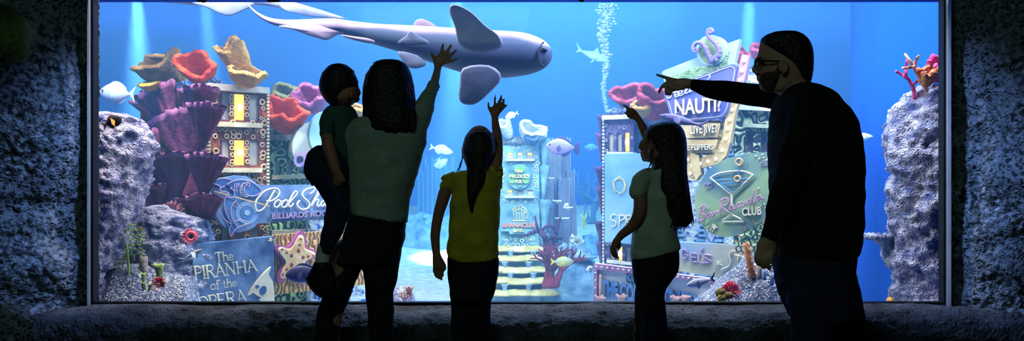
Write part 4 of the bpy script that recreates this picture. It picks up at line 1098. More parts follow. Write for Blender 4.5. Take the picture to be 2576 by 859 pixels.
# ------------------------------------------------------------------ branching corals and sea fans
def branch_mb(base, d, L, r, depth, rnd, spread=.6, mb=None, ysq=.35, split=2):
    mb = mb or MB()
    p = Vector(base); d = Vector(d).normalized(); pts = [p.copy()]; rr = [r]
    for i in range(3):
        d2 = (d + Vector((rnd.uniform(-.18, .18), rnd.uniform(-.1, .1), rnd.uniform(-.05, .15)))).normalized()
        p = p + d2 * L / 3; pts.append(p.copy()); rr.append(r * (1 - .13 * (i + 1))); d = d2
    mb.tube(pts, rr, n=8)
    if depth > 0:
        for k in range(split):
            a = spread * (1 if k % 2 else -1) * rnd.uniform(.7, 1.2)
            nd = Vector((d.x * math.cos(a) - d.z * math.sin(a), d.y + rnd.uniform(-.4, .4) * ysq * 2, d.x * math.sin(a) + d.z * math.cos(a)))
            branch_mb(p, nd, L * rnd.uniform(.6, .85), r * .66, depth - 1, rnd, spread, mb, ysq, split)
    return mb
def pxtree(name, segs, Y, m, label, cat='coral', rad=None):
    mb = MB()
    for seg in segs:
        pts, r0, r1 = seg
        q = smoothpath(pts, 3); n_ = len(q)
        mb.tube([P(x, y, Y + (.03 * math.sin(i * .9 + x))) for i, (x, y) in enumerate(q)], [(r0 + (r1 - r0) * i / (n_ - 1)) * Y / F for i in range(n_)], n=9)
    return mb.obj(name, m, label=label, cat=cat)
m_magenta = mat('magenta_coral', '#b02a6c', '#d84c8c', 'noise', 9, .7)
m_peach = mat('peach_coral', '#d88a6c', '#f0b494', 'noise', 12, .7)
pxtree('branching_coral', [([(2302, 250), (2298, 225), (2285, 200), (2268, 188), (2253, 180)], 6, 3), ([(2278, 196), (2279, 172), (2281, 153)], 4.5, 3), ([(2297, 215), (2308, 205), (2322, 198)], 4, 2.5)], 5.25, m_magenta, 'magenta branching coral on top of the right pillar')
pxtree('branching_coral', [([(2332, 238), (2326, 215), (2310, 190), (2296, 165), (2277, 137)], 7, 3), ([(2298, 168), (2285, 171), (2271, 172)], 5, 3.2), ([(2300, 168), (2304, 152), (2311, 141)], 5, 2.6)], 5.2, m_peach, 'pale peach forked coral beside the magenta coral on the right pillar')
pxtree('branching_coral', [([(1378, 648), (1374, 615), (1368, 590), (1352, 580), (1338, 586)], 9, 4), ([(1372, 600), (1356, 585), (1350, 565), (1346, 545)], 6, 2), ([(1380, 640), (1388, 605), (1397, 588), (1404, 565), (1410, 548)], 9, 2.5), ([(1394, 595), (1408, 602), (1416, 599)], 5, 2), ([(1352, 582), (1330, 590), (1312, 598)], 5, 2), ([(1360, 588), (1372, 572), (1388, 570), (1398, 585)], 4, 4), ([(1386, 612), (1402, 618), (1415, 612)], 4, 1.5)], 8.2, mat('dark_coral', '#3a1f4a', '#5a3060', 'noise', 9, .8), 'dark plum antler coral in front of the distant green tower')
mb = MB(); rnd = random.Random(6)
for i in range(7): branch_mb(P(1385 + i * 5 - 15, 720, 8.0), (rnd.uniform(-.3, .3), 0, 1), .13, .028, 3, rnd, .5, mb)
mb.obj('branching_coral', mat('burgundy_coral', '#5a1a34', '#8a3048', 'noise', 9, .8), label='bushy burgundy coral at the foot of the distant green tower', cat='coral')
pxtree('branching_coral', [([(1470, 575), (1466, 550), (1460, 540)], 3, 1.5), ([(1468, 565), (1474, 545), (1476, 530)], 3, 1.5), ([(1468, 572), (1478, 558)], 2.5, 1.5)], 11, mat('lemon_coral', '#b8c04c', '#d8dc70', 'noise', 9), 'tiny yellow coral far back left of the right block')
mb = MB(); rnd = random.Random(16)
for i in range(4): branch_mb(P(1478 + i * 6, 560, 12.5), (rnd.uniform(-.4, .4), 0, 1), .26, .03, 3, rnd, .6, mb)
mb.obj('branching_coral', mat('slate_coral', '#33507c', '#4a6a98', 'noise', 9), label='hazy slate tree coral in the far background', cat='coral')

def sea_fan(outline, stem, Y, m, label, step=10, r=1.1, seed=0, tips=7):
    rnd = random.Random(seed)
    def inside(x, y):
        c = False; n_ = len(outline)
        for i in range(n_):
            x1, y1 = outline[i]; x2, y2 = outline[i - 1]
            if (y1 > y) != (y2 > y) and x < (x2 - x1) * (y - y1) / (y2 - y1) + x1: c = not c
        return c
    x0 = min(p[0] for p in outline); x1 = max(p[0] for p in outline); y0 = min(p[1] for p in outline); y1 = max(p[1] for p in outline)
    nodes = {}
    def node(i, j):
        if (i, j) not in nodes:
            q = random.Random(i * 971 + j * 13 + seed)
            nodes[(i, j)] = (x0 + i * step * .87 + q.uniform(-.25, .25) * step, y0 + j * step * .5 + q.uniform(-.2, .2) * step)
        return nodes[(i, j)]
    mb = MB(); k = Y / F; edges = []
    cx_, cy_ = stem[-1]
    ni = int((x1 - x0) / step / .87) + 2; nj = int((y1 - y0) / step / .5) + 2
    def pt(x, y): return P(x, y, Y + .04 * math.sin(x * .03) + .03 * math.cos(y * .04))
    for i in range(ni):
        for j in range(nj):
            if (i + j) % 2: continue
            a = node(i, j)
            nb = [(i, j + 2)] if (j // 1) % 4 in (0, 1) and False else []
            # honeycomb from a staggered lattice: keep two of three links in turn
            if (i - (j - i) // 2) % 3 == 0: continue
            nb = [q for q in ((i + 1, j + 1), (i + 1, j - 1), (i, j + 2)) if (q[0] - (q[1] - q[0]) // 2) % 3]
            for b_ in nb:
                b = node(*b_)
                ia, ib = inside(*a), inside(*b)
                if ia or ib:
                    if ia != ib:
                        pin, pout = (a, b) if ia else (b, a)
                        dx, dy = pin[0] - cx_, pin[1] - cy_; L_ = math.hypot(dx, dy) + 1e-6
                        b = (pin[0] + dx / L_ * tips, pin[1] + dy / L_ * tips); a = pin
                        mb.tube([pt(*a), pt(*b)], [r * k, r * .7 * k], n=6, mi=1)
                    else:
                        mb.tube([pt(*a), pt(*b)], r * k, n=6, mi=0)
    mb.tube([P(x, y, Y) for x, y in stem], [3.2 * k] * (len(stem) - 1) + [2 * k], n=8)
    return mb.obj('sea_fan', m, label=label, cat='coral')
m_fan = mat('green_fan', '#7fb050', '#b8cc58', 'noise', 6, .6); m_fantip = mat('yellow_fan_tip', '#d0b030', '#e8c84c', 'noise', 10, .6)
m_fan2 = mat('dark_green_fan', '#2f6a48', '#5c9458', 'noise', 6, .6); m_fantip2 = mat('orange_fan_tip', '#c07040', '#e09a60', 'noise', 10, .6)
sea_fan([(320, 568), (345, 562), (362, 580), (364, 610), (358, 640), (345, 650), (325, 655), (318, 662), (300, 685), (282, 680), (288, 655), (300, 630), (306, 600), (310, 578)], [(323, 702), (324, 680), (322, 650), (318, 610)], 5.25, [m_fan, m_fantip], 'yellow-green lattice sea fan in the lower left of the window', 8, 1.5, 3)
sea_fan([(1850, 640), (1852, 612), (1868, 585), (1886, 568), (1910, 560), (1935, 572), (1948, 600), (1940, 640), (1915, 650), (1900, 655), (1870, 640)], [(1900, 712), (1903, 680), (1900, 655), (1898, 620)], 5.3, [m_fan2, m_fantip2], 'dark green lattice sea fan with orange tips by the man\'s hanging hand', 9, 1.5, 9, 12)

def tube_sponge(px, y0, y1, r0, r1, Y, m, label, lean=0, cat='sponge', group=None):
    k = Y / F; mb = MB(); rs = []
    prof = [(0, r0), (.3, r0 * .95), (.7, (r0 + r1) / 2), (1, r1), (1.01, r1 * .95), (.97, r1 * .6), (.8, r1 * .5)]
    for t, r in prof:
        c = P(px + lean * min(t, 1), y0 + (y1 - y0) * t, Y)
        rs.append([c + Vector((math.cos(2 * PI * j / 18) * r * k * (1 + .08 * math.sin(j * 3)), math.sin(2 * PI * j / 18) * r * k, .004 * math.sin(j * 2.0) if t > .9 else 0)) for j in range(18)])
    mb.rings(rs)
    return mb.obj('tube_sponge', m, label=label, cat=cat, group=group)
m_tubeg = mat('green_tube', '#6f8a5c', '#b8b860', 'noise', 14, .8, .8, 40)
m_tubet = mat('tan_tube', '#8a7a78', '#c4b09c', 'noise', 10, .8, .8, 40)
m_tubeo = mat('orange_tube', '#b06a48', '#e09a70', 'noise', 12, .8, .8, 50)
for a in ((402, 704, 666, 8, 13, 5.15, m_tubeg, 'green cup-mouthed tube sponge right of the tan stump', -2), (361, 732, 712, 4, 6, 5.1, m_tubeg, 'short green tube sponge, lower of the left pair', 0), (361, 712, 689, 4, 6.5, 5.12, m_tubeg, 'short green tube sponge, upper of the left pair', 0),
          (375, 732, 715, 4, 6, 5.1, m_tubeg, 'smallest slanting green tube sponge by the pink coral', 5), (361, 690, 648, 11, 10, 5.3, m_tubet, 'tan knobbly stump sponge behind the small green tubes', 0),
          (1893, 700, 614, 9, 8.5, 5.2, m_tubeo, 'leaning brown tube sponge with orange mouth in front of the right sea fan', -16), (1911, 704, 665, 8, 8, 5.15, m_tubet, 'short tan tube sponge in front of the man\'s hanging hand', 0),
          (1922, 706, 682, 5, 5, 5.1, mat('blue_tube', '#5c78a8', '#8fa8cc', 'noise', 10, .8), 'small blue-grey tube sponge right of the short tan tube', 0), (1940, 720, 690, 5, 5, 5.1, MATS['blue_tube'], 'blue-grey forked tube sponge closest to the man\'s leg', 5),
          (2148, 760, 690, 7, 6, 5.3, m_tubeo, 'orange tube sponge just behind the man\'s back leg', 1)):
    tube_sponge(*a[:8], lean=a[8])

def anemone(px, py, r, Y, m, label, seed=0, n_=70, up=.6, cup=False):
    rnd = random.Random(seed); mb = MB(); k = Y / F; c = P(px, py, Y)
    mb.ell(c + Vector((0, .02, 0)), (r * .6 * k, r * .4 * k, r * .5 * k), n=20, m=10)
    for i in range(n_):
        if cup: a = 2 * PI * i / n_; d = Vector((math.cos(a), -.35 - .5 * rnd.random(), math.sin(a)))
        else:
            a = rnd.uniform(0, 2 * PI); e = rnd.uniform(0, 1.2); d = Vector((math.cos(a) * math.sin(e), -.5 * rnd.random(), math.sin(a) * math.sin(e) * .7 + math.cos(e) * up))
        d.normalize()
        b = c + d * r * .4 * k; mb.tube([b, b + d * r * .35 * k, b + d * r * .6 * k + Vector((rnd.uniform(-1, 1), 0, rnd.uniform(-1, 1))) * r * .08 * k], [r * .09 * k, r * .08 * k, r * .05 * k], n=6)
    return mb.obj('anemone', m, label=label, cat='anemone')
m_anem = mat('pink_anemone', '#c0304c', '#ec6a7c', 'noise', 12, .6)
o = anemone(481, 595, 22, 5.5, m_anem, 'round pink anemone with dark red mouth above the fish skull sign\'s left corner', 1, 44, cup=True)
mb = MB(); c = P(481, 596, 5.42); mb.torus(c, 10 * 5.5 / F, 5 * 5.5 / F, n=24, m=8); mb.ell(c + Vector((0, .012, 0)), (9 * 5.5 / F, .012, 9 * 5.5 / F), mi=1)
mb.obj('mouth', [m_anem, mat('dark_mouth', '#5a0a1c')], o)
anemone(400, 717, 19, 5.1, mat('salmon_coral', '#a8383c', '#e89a94', 'noise', 14, .7), 'low salmon-red finger coral on the white rubble', 2, 60)
anemone(1836, 733, 24, 5.15, mat('ruby_anemone', '#b01c3c', '#e45070', 'noise', 14, .6), 'ruby red spiky anemone on the right mound', 3, 90)
anemone(1450, 615, 20, 9.2, m_white, 'pale yellow-white coral tuft on the distant rock mound', 4, 60)
anemone(1398, 640, 11, 8.6, m_white, 'round white coral tuft beside the burgundy coral', 5, 50)
anemone(438, 540, 34, 5.9, mat('dusky_pink_coral', '#7a3a5c', '#b87a90', 'noise', 9, .8), 'dusky pink leafy coral under the purple plates', 6, 60)
for x, y, r in ((1813, 738, 14), (1833, 745, 11.5), (1816, 752, 12)):
    mb = MB(); k = 5.08 / F; c = P(x, y, 5.08 + (.03 if y < 745 else 0)); rs = []
    for t in range(11):
        a = -PI / 2 + t / 10 * (PI * .82); rr = math.cos(a) * r * k; rs.append([c + Vector((math.cos(2 * PI * j / 22) * rr * 1.05 * (1 + .05 * math.sin(j * 5)), math.sin(2 * PI * j / 22) * rr - .35 * math.sin(a) * r * k * .6, math.sin(a) * r * k * .92)) for j in range(22)])
    rim = rs[-1]; cc_ = sum(rim, Vector()) / 22
    rs.append([cc_ + (p - cc_) * .55 + Vector((0, .0, -.004)) for p in rim]); rs.append([cc_ + (p - cc_) * .4 + Vector((0, .01, -.02)) for p in rim])
    mb.rings(rs)
    mb.obj('barrel_sponge', mat('olive_barrel', '#5c4c1c', '#9a8438', 'noise', 14, .8, 1, 60, bkind='cells'), label={1813: 'olive barrel sponge with round mouth, uppermost of three', 1833: 'olive barrel sponge, right one of three under the ruby anemone', 1816: 'olive barrel sponge, lowest front one of three'}[x], cat='sponge')

# plate coral and other pieces at the right pillar
def plate_coral(px, py, w, Y, m, label, hh=12, cat='coral', flat=.7):
    mb = MB(); k = Y / F; n_ = 48; rs = []; c = P(px, py, Y)
    for t, rr, z in ((0, .02, .0), (0, .5, .15), (0, .9, .3), (0, 1.0, .1), (0, .95, -.15), (0, .6, -.3), (0, .2, -.8), (0, .1, -1)):
        rs.append([c + Vector((math.cos(2 * PI * j / n_) * rr * w / 2 * k * (1 + .03 * math.sin(j * 9) + .08 * noise.noise(Vector((j * .4, px, 0)))), math.sin(2 * PI * j / n_) * rr * w / 2 * k * flat, (z + (.12 * math.sin(j * 2.2) if rr > .8 else 0)) * hh * k)) for j in range(n_)])
    mb.rings(rs)
    return mb.obj('plate_coral', m, label=label, cat=cat)
plate_coral(2222, 597, 96, 5.35, m_reef, 'flat pinkish plate coral sticking out left of the right pillar', 26)
mb = MB(); mb.ell(P(2240, 758, 5.25), (.02, .02, .02)); mb.noise(.004, 40); mb.obj('sea_squirt', m_yel, label='tiny orange lump on the sill line left of the right pillar', cat='sea squirt')
for i, (x, y, lb) in enumerate(((1017, 752, 'small orange-pink coral twig beside the mother\'s right leg'), (1034, 738, 'peach starfish-like coral between the mother and the girl in yellow'))):
    mb = MB(); rnd = random.Random(i)
    for k_ in range(4): branch_mb(P(x, y + 6, 5.35), (rnd.uniform(-.9, .9), -.1, .6), .03, .008, 1, rnd, .6, mb)
    mb.obj('coral_twig', m_peach, label=lb, cat='coral')

# ------------------------------------------------------------------ middle: green tower, striped tower, steps
m_jade = mat('jade_wall', '#3f6c8c', '#84aec0', 'noise', 5, .8, .6, 14)
m_jadering = mat('jade_ring', '#b8d4cc', '#dcebe4', 'noise', 14, .8)
m_step = mat('scallop_step', '#b9a868', '#e8e0b0', 'noise', 12, .8)
m_stepdk = mat('step_underside', '#6c8cb8', '#a8c0dc', 'noise', 8, .8)
MT = Plane(1262, 9.0, 1355, 8.95)
tw = thing('jade_tower', 'distant jade model tower with barnacle rings, shamrock sign and tiny lit windows', 'building', Vector((MT.pt(1308, 500).x, 9.15, 0)))
q8 = MT.quadmap([(1258, 366), (1356, 366), (1358, 660), (1256, 660)])
H8 = [(.17, .065, .33, .115), (.43, .065, .58, .115), (.68, .065, .84, .115), (.17, .385, .33, .43), (.43, .385, .58, .43), (.68, .385, .84, .43)]
mb = MB(); MT.facade(mb, q8, H8, -.07, 0); barnacles(MT, mb, q8, H8 + [(.15, .17, .85, .37), (0, .5, 1, .78)], 9, 24, 3.4, 1, 12); mb.obj('front_wall', [m_jade, m_jadering], tw)
mb = MB(); body_block(MT, mb, [(1259, 366), (1355, 366), (1357, 660), (1257, 660)], .35); mb.obj('back_wall', m_jade, tw, smooth=False)
for k, h in enumerate(H8):
    mb = MB(); MT.slab(mb, [q8(h[0], h[1]), q8(h[2], h[1]), q8(h[2], h[3]), q8(h[0], h[3])], -.03, -.018); wd = mb.obj('window', m_pane, tw, smooth=False)
    if k < 4:
        mb = MB(); MT.slab(mb, [q8(h[0] + .02, h[1] + .002), q8(h[2] - .02, h[1] + .002), q8(h[2] - .03, h[1] + .02), q8(h[0] + .03, h[1] + .02)], -.018, -.008); mb.obj('light_bulb', m_lit, wd, smooth=False)
for v in (.118, .435):
    mb = MB(); MT.slab(mb, [q8(.14, v), q8(.88, v), q8(.88, v + .018), q8(.14, v + .018)], -.02, .05); mb.obj('window_ledge', m_paleledge, tw, smooth=False)
rubble_heap(1306, 358, 96, 26, 9.05, m_rubble, 'pale blue rubble crown on the distant jade tower', 9)
sg = thing('shamrock_sign', 'round grey-green sign with green shamrock and tan lettering', 'sign', MT.pt(1306, 445, .05))
mb = MB(); MT.disc(mb, 1306, 445, 31, 31.5, 0, .05, n=36); mb.obj('board', m_jade, sg, smooth=False)
mb = MB()
for a, b in ((1306, 430), (1291, 450), (1321, 450)):
    dx, dy = (0, -1) if a == 1306 else ((-1, 0) if a < 1306 else (1, 0))
    for s_ in (-1, 1): MT.disc(mb, a + dy * 4.5 * s_ + dx * 2, b + dx * 4.5 * s_ + dy * 2, 8, 8, .04, .075 + .002 * s_, n=18)
    MT.slab(mb, [(a + dy * 11, b + dx * 11), (a - dy * 11, b - dx * 11), (1306, 447)] if dx else [(a - 11, b), (a + 11, b), (1306, 447)], .04, .07)
MT.slab(mb, [(1304, 452), (1309, 452), (1312, 470), (1305, 472)], .05, .07)
mb.obj('shamrock', mat('shamrock_green', '#5fae4c', '#8ed46c', 'noise', 9), sg, smooth=False)
mb = MB()
for tx, q in (('FIN', [(1296, 427), (1313, 427), (1313, 436), (1296, 436)]), ("McCOOL'S", [(1282, 439), (1332, 439), (1332, 450), (1282, 448)]), ('PUB', [(1297, 453), (1313, 453), (1313, 462), (1297, 462)])):
    MT.text(mb, tx, q, .078, .02, bold=.05)
mb.obj('lettering', m_arrow, sg, smooth=False)
sg = thing('beer_mug_sign', 'arched jade sign with a beer mug and reddish lettering', 'sign', MT.pt(1304, 555, .05))
mb = MB(); MT.slab(mb, [(1259, 560), (1272, 556), (1276, 540), (1288, 523), (1306, 516), (1324, 523), (1336, 540), (1340, 556), (1349, 560), (1349, 582), (1330, 583), (1328, 590), (1282, 590), (1280, 583), (1259, 583)], 0, .05); mb.obj('board', m_jade, sg, smooth=False)
mb = MB(); MT.text(mb, 'BARNACLES', [(1264, 562), (1346, 562), (1346, 573), (1264, 573)], .05, .02, bold=.06); mb.obj('lettering', mat('coral_letter', '#b8706c', '#cc8c84', 'noise', 8), sg, smooth=False)
mb = MB(); MT.text(mb, 'BAR', [(1291, 576), (1318, 576), (1318, 585), (1291, 585)], .05, .02, bold=.05)
for ln in ([(1292, 532), (1293, 555), (1318, 555), (1319, 532)], [(1319, 536), (1327, 538), (1326, 549), (1319, 551)], [(1299, 535), (1299, 552)], [(1306, 535), (1306, 552)], [(1313, 535), (1313, 552)], [(1288, 557), (1322, 557)]):
    MT.stroke(mb, ln, .9, .055, smooth=False)
for x, y, r in ((1294, 529, 4), (1301, 525, 5), (1309, 524, 5), (1316, 528, 4.5), (1322, 532, 3)): MT.ring(mb, x, y, r, 1, .056, n=12)
mb.obj('mug_relief', m_step, sg, smooth=False)
# upright shells right of the tower
for i, (x, y, w_) in enumerate(((1368, 352, 30), (1366, 420, 26), (1368, 505, 34), (1366, 590, 28))):
    mb = MB(); rs = []; k = 8.95 / F
    for j in range(9):
        t = j / 8; r = (.3 + .7 * t ** 1.6) * w_ / 2 * k; c = P(x + 4 * t, y + 90 * (1 - t), 8.95)
        rs.append([c + Vector((math.cos(2 * PI * a / 20) * r * (1 + .1 * math.sin(a * 3)), math.sin(2 * PI * a / 20) * r, .02 * math.sin(a * 2))) for a in range(20)])
    mb.rings(rs); mb.obj('shell_tube', m_jade, tw)
# striped towers
tl = thing('striped_tower', 'distant violet and white ribbed tower behind the unicornfish', 'building', Vector((P(1408, 500, 9.5).x, 9.5, 0)))
for (x0, x1, yt, Y) in ((1372, 1412, 352, 9.7), (1398, 1436, 350, 9.9), (1404, 1434, 452, 9.5), (1425, 1446, 432, 9.8), (1428, 1452, 515, 9.6), (1364, 1392, 448, 9.4)):
    mb = MB(); n_ = int((x1 - x0) / 3.2); a = P(x0, yt, Y); b = P(x1, yt, Y)
    mb.box(((a.x + b.x) / 2, Y + .1, (a.z - .3) / 2), (b.x - a.x, .18, a.z + .3), 0)
    for i in range(n_):
        x = a.x + (b.x - a.x) * (i + .5) / n_; mb.box((x, Y, (a.z - .3) / 2 + .01 * (i % 3)), ((b.x - a.x) / n_ * .5, .05, a.z + .3), 1)
    mb.obj('ribbed_block', [mat('indigo_rib', '#2c3a8c', '#3f50a4', 'noise', 5), mat('pale_rib', '#8f98d0', '#b0b6e0', 'noise', 5)], tl, smooth=False)
for x, y, w_ in ((1401, 507, 26), (1429, 524, 26), (1414, 551, 40), (1386, 450, 18)):
    o = plate_coral(x, y, w_, 9.2, m_white, None, 8, None)
    o.parent = tl; o.location = -Vector(tl.location); o.name = 'mushroom_plate'
# stair of scalloped plates
st = thing('scalloped_stair', 'tiered stair of yellow scalloped coral plates on ribbed vases below the jade tower', 'stair', Vector((P(1308, 700, 8.5).x, 8.5, 0)))
rnd = random.Random(3)
for lv, (y, pl_) in enumerate(((632, ((1262, 70), (1308, 90), (1342, 58))), (655, ((1262, 76), (1300, 84), (1340, 66))), (684, ((1262, 66), (1300, 96), (1345, 78))), (711, ((1262, 90), (1310, 110), (1352, 86))), (741, ((1262, 90), (1310, 100), (1360, 96))))):
    Yl = 8.85 - lv * .09
    mb = MB(); mb.box((P(1308, y, Yl).x, Yl + .2, P(1308, y + 8, Yl).z), ((112 + lv * 8) * Yl / F, .34, .09)); mb.obj('tread', m_stepdk, st, smooth=False)
    for x, w_ in pl_:
        mb = MB(); k = Yl / F; n_ = 72; c = P(x, y + rnd.uniform(-3, 1), Yl); rs = []
        for rr, z in ((.05, .9), (.4, .85), (.75, .55), (1.0, 0), (.97, -.3), (.5, -.1), (.1, -.1)):
            rs.append([c + Vector((math.cos(2 * PI * j / n_) * rr * w_ / 2 * k, math.sin(2 * PI * j / n_) * rr * w_ / 2 * k * .6, (z + (.22 * (j % 2) if rr > .35 and z > -.2 else 0)) * 10 * k)) for j in range(n_)])
        mb.rings(rs); mb.obj('scalloped_plate', m_step, st)
    for x in (1270 + lv % 2 * 14, 1330 + lv % 2 * 12):
        if lv == 0: continue
        mb = MB(); k = Yl / F; rs = []
        for j in range(13):
            r = (9 - 4 * math.sin(j / 12 * PI) + 1.6 * (j % 2)) * k; c = P(x, y - 24 + j * 2, Yl - .02)
            rs.append([c + Vector((math.cos(2 * PI * a / 16) * r, math.sin(2 * PI * a / 16) * r, 0)) for a in range(16)])
        mb.rings(rs); mb.obj('vase', m_stepdk, st)
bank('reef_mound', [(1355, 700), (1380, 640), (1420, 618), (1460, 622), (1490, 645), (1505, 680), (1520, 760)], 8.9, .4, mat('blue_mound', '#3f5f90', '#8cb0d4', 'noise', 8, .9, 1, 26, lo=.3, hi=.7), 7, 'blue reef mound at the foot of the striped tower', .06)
plate_coral(1470, 648, 66, 8.6, MATS['blue_mound'], 'dark blue plate coral on the mound left of the pink-framed sign', 10)
# far background: ribbed slab and low hills
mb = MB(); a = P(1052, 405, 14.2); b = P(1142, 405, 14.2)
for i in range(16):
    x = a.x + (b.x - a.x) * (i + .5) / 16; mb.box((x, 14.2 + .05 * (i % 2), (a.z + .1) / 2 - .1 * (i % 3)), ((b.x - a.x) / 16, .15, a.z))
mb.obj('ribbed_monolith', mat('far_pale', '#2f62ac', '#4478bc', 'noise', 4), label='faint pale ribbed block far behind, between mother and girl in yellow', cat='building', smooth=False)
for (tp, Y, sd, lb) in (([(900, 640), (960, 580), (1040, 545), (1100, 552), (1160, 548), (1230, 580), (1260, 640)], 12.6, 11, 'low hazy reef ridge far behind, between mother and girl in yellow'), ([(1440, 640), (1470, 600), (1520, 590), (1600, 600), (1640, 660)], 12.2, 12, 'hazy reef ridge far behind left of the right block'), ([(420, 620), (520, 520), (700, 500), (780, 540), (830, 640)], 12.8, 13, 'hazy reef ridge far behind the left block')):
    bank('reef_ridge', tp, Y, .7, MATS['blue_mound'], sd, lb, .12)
# green skull-like coral and a pale boulder on the hall walls
mb = MB(); c = P(22, 92, 4.05)
mb.ell(c, (.09, .08, .12), n=40, m=26); mb.ell(c + Vector((-.05, 0, .09)), (.08, .07, .05), n=24, m=14)
for h in ((.028, -.06, .0, .02), (-.022, -.06, -.055, .02), (-.035, -.07, .06, .018)):
    mb.torus(c + Vector((h[0], h[1], h[2])), h[3] + .014, .014, n=20, m=10)
mb.noise(.012, 18)
mb.obj('skull_coral', mat('mossy_green', '#20301c', '#5a6a38', 'noise', 12, .9, 1, 40), label='mossy green holed coral lump on the dark wall, upper left', cat='coral')
mb = MB(); c = P(22, 830, 3.9); mb.ell(c, (.1, .1, .12), n=50, m=30); mb.noise(.03, 9, 4); mb.noise(.012, 30, 2)
mb.obj('wall_boulder', m_rockdark, label='pale blue-lit boulder low in the bottom left corner of the wall', cat='rock')

# bubble column
mb = MB(); rnd = random.Random(9)
for i in range(900):
    t = rnd.random() ** .8; py = 300 - t * 290; w_ = 3 + 17 * t * t; px = 1522 + rnd.gauss(0, 1) * w_ * .55 + 4 * math.sin(py * .05)
    r = rnd.uniform(.004, .012) * (1 + t * .6)
    mb.ell(P(px, py, 10.2 + rnd.uniform(-.1, .1)), (r * 1.3, r * 1.3, r * .7), n=7, m=5)
mb.obj('bubble_column', mat('bubble', '#d8ecf8', rough=.1, spec=1, emit=None), label='rising column of small air bubbles right of the big shark', cat='bubbles', kind='stuff')

# ------------------------------------------------------------------ sharks and fish
m_shark = mat('shark_skin', '#9a86a4', '#b4a2b6', 'noise', 3, .55, spec=.3)
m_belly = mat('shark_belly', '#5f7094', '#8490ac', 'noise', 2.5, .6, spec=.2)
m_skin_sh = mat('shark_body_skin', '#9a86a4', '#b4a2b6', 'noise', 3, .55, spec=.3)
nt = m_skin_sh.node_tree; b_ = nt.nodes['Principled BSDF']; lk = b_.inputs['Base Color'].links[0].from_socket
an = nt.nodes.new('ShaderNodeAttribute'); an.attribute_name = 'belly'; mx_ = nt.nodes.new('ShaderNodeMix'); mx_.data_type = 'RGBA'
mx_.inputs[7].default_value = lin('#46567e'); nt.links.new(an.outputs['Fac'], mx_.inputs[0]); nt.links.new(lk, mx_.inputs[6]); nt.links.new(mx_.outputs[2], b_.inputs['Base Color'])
m_sharkfin = mat('shark_fin', '#56608a', '#8c94b4', 'noise', 4, .55, spec=.3)
m_eye = mat('eye_black', '#08080c', rough=.15, spec=.8)
def body_from(stations, Y, depthk=.8, n=28, dy=0.0, ext=3):
    """fish body: stations (column, top row, bottom row, lateral offset)"""
    st = smoothpath([tuple(s) for s in stations], ext); mb = MB(); rs = []
    for s in st:
        x, a, b = s[:3]; yo = s[3] if len(s) > 3 else 0
        c = P(x, (a + b) / 2, Y + yo); h = max(.002, (b - a) / 2 * (Y + yo) / F)
        rs.append([c + Vector((0, math.cos(2 * PI * j / n) * h * depthk, math.sin(2 * PI * j / n) * h)) for j in range(n)])
    mb.rings(rs); return mb
YS = 5.45
sk = thing('zebra_shark', 'large pale lilac shark gliding across the upper window with its belly showing', 'shark', P(1150, 125, YS))
mb = body_from([(616, 0, 3, .10), (631, 17, 24, .1), (651, 33, 43, .09), (679, 45, 60, .07), (717, 50, 71, .05), (770, 49, 80, .02), (839, 47, 85, 0), (874, 52, 92, 0), (944, 60, 113, 0), (1000, 63, 130, 0), (1066, 66, 152, 0), (1154, 72, 181, 0), (1206, 75, 191, 0), (1258, 78, 197, 0), (1311, 82, 192, 0), (1345, 91, 184, 0), (1370, 104, 172, 0), (1384, 119, 157, 0), (1389, 131, 145, 0)], YS, .72, 60, ext=6)
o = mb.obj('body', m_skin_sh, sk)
at = o.data.attributes.new('belly', 'FLOAT', 'POINT')      # pale lilac where skin faces up, slate where it faces down
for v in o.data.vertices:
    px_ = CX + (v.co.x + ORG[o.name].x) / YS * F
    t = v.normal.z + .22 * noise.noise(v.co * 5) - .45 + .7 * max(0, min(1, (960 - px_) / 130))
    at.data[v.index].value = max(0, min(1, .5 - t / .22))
def fin(name, pts, Y, yo, par, m=None, t=.007, lean=0, axis=None):
    """fin from outline; yo = depth offset of base, lean = how far its far end comes forward"""
    q = smoothpath(pts, 3, True); xs = [p[1] for p in q]
    y0_, y1_ = axis if axis else (max(xs), min(xs))
    mb = MB(); v = []
    for x, y in q:
        k = (y - y0_) / (y1_ - y0_ + 1e-6); v.append(P(x, y, Y + yo + lean * k))
    mb.lens(v, (0, t, 0)); return mb.obj(name, m or m_sharkfin, par)
fin('pectoral_fin', [(1154, 112), (1145, 70), (1131, 35), (1131, 16), (1141, 11), (1161, 16), (1189, 33), (1223, 66), (1255, 90), (1262, 120), (1200, 135)], YS, -.17, sk, lean=-.12)
fin('pectoral_fin', [(1165, 172), (1157, 215), (1154, 245), (1162, 260), (1182, 265), (1200, 260), (1225, 240), (1262, 196), (1230, 165)], YS, -.12, sk, lean=-.02)
fin('dorsal_fin', [(1042, 70), (1044, 55), (1056, 48), (1068, 50), (1084, 57), (1103, 74), (1070, 80)], YS, .02, sk, m_shark)
fin('pelvic_fin', [(1000, 108), (1020, 92), (1031, 79), (1042, 84), (1056, 93), (1080, 108), (1050, 116), (1020, 116)], YS, -.15, sk, m_sharkfin, .006)
fin('pelvic_fin', [(1002, 130), (1010, 150), (1024, 167), (1038, 173), (1055, 172), (1072, 162), (1050, 140)], YS, -.06, sk)
fin('caudal_fin', [(700, 66), (740, 76), (770, 88), (800, 97), (818, 102), (832, 98), (850, 88), (880, 78), (820, 66), (760, 62)], YS, -.02, sk, m_shark, .01)
fin('anal_fin', [(860, 88), (890, 92), (925, 97), (944, 105), (930, 110), (895, 103), (865, 94)], YS, -.12, sk, m_shark, .008)
mb = MB()
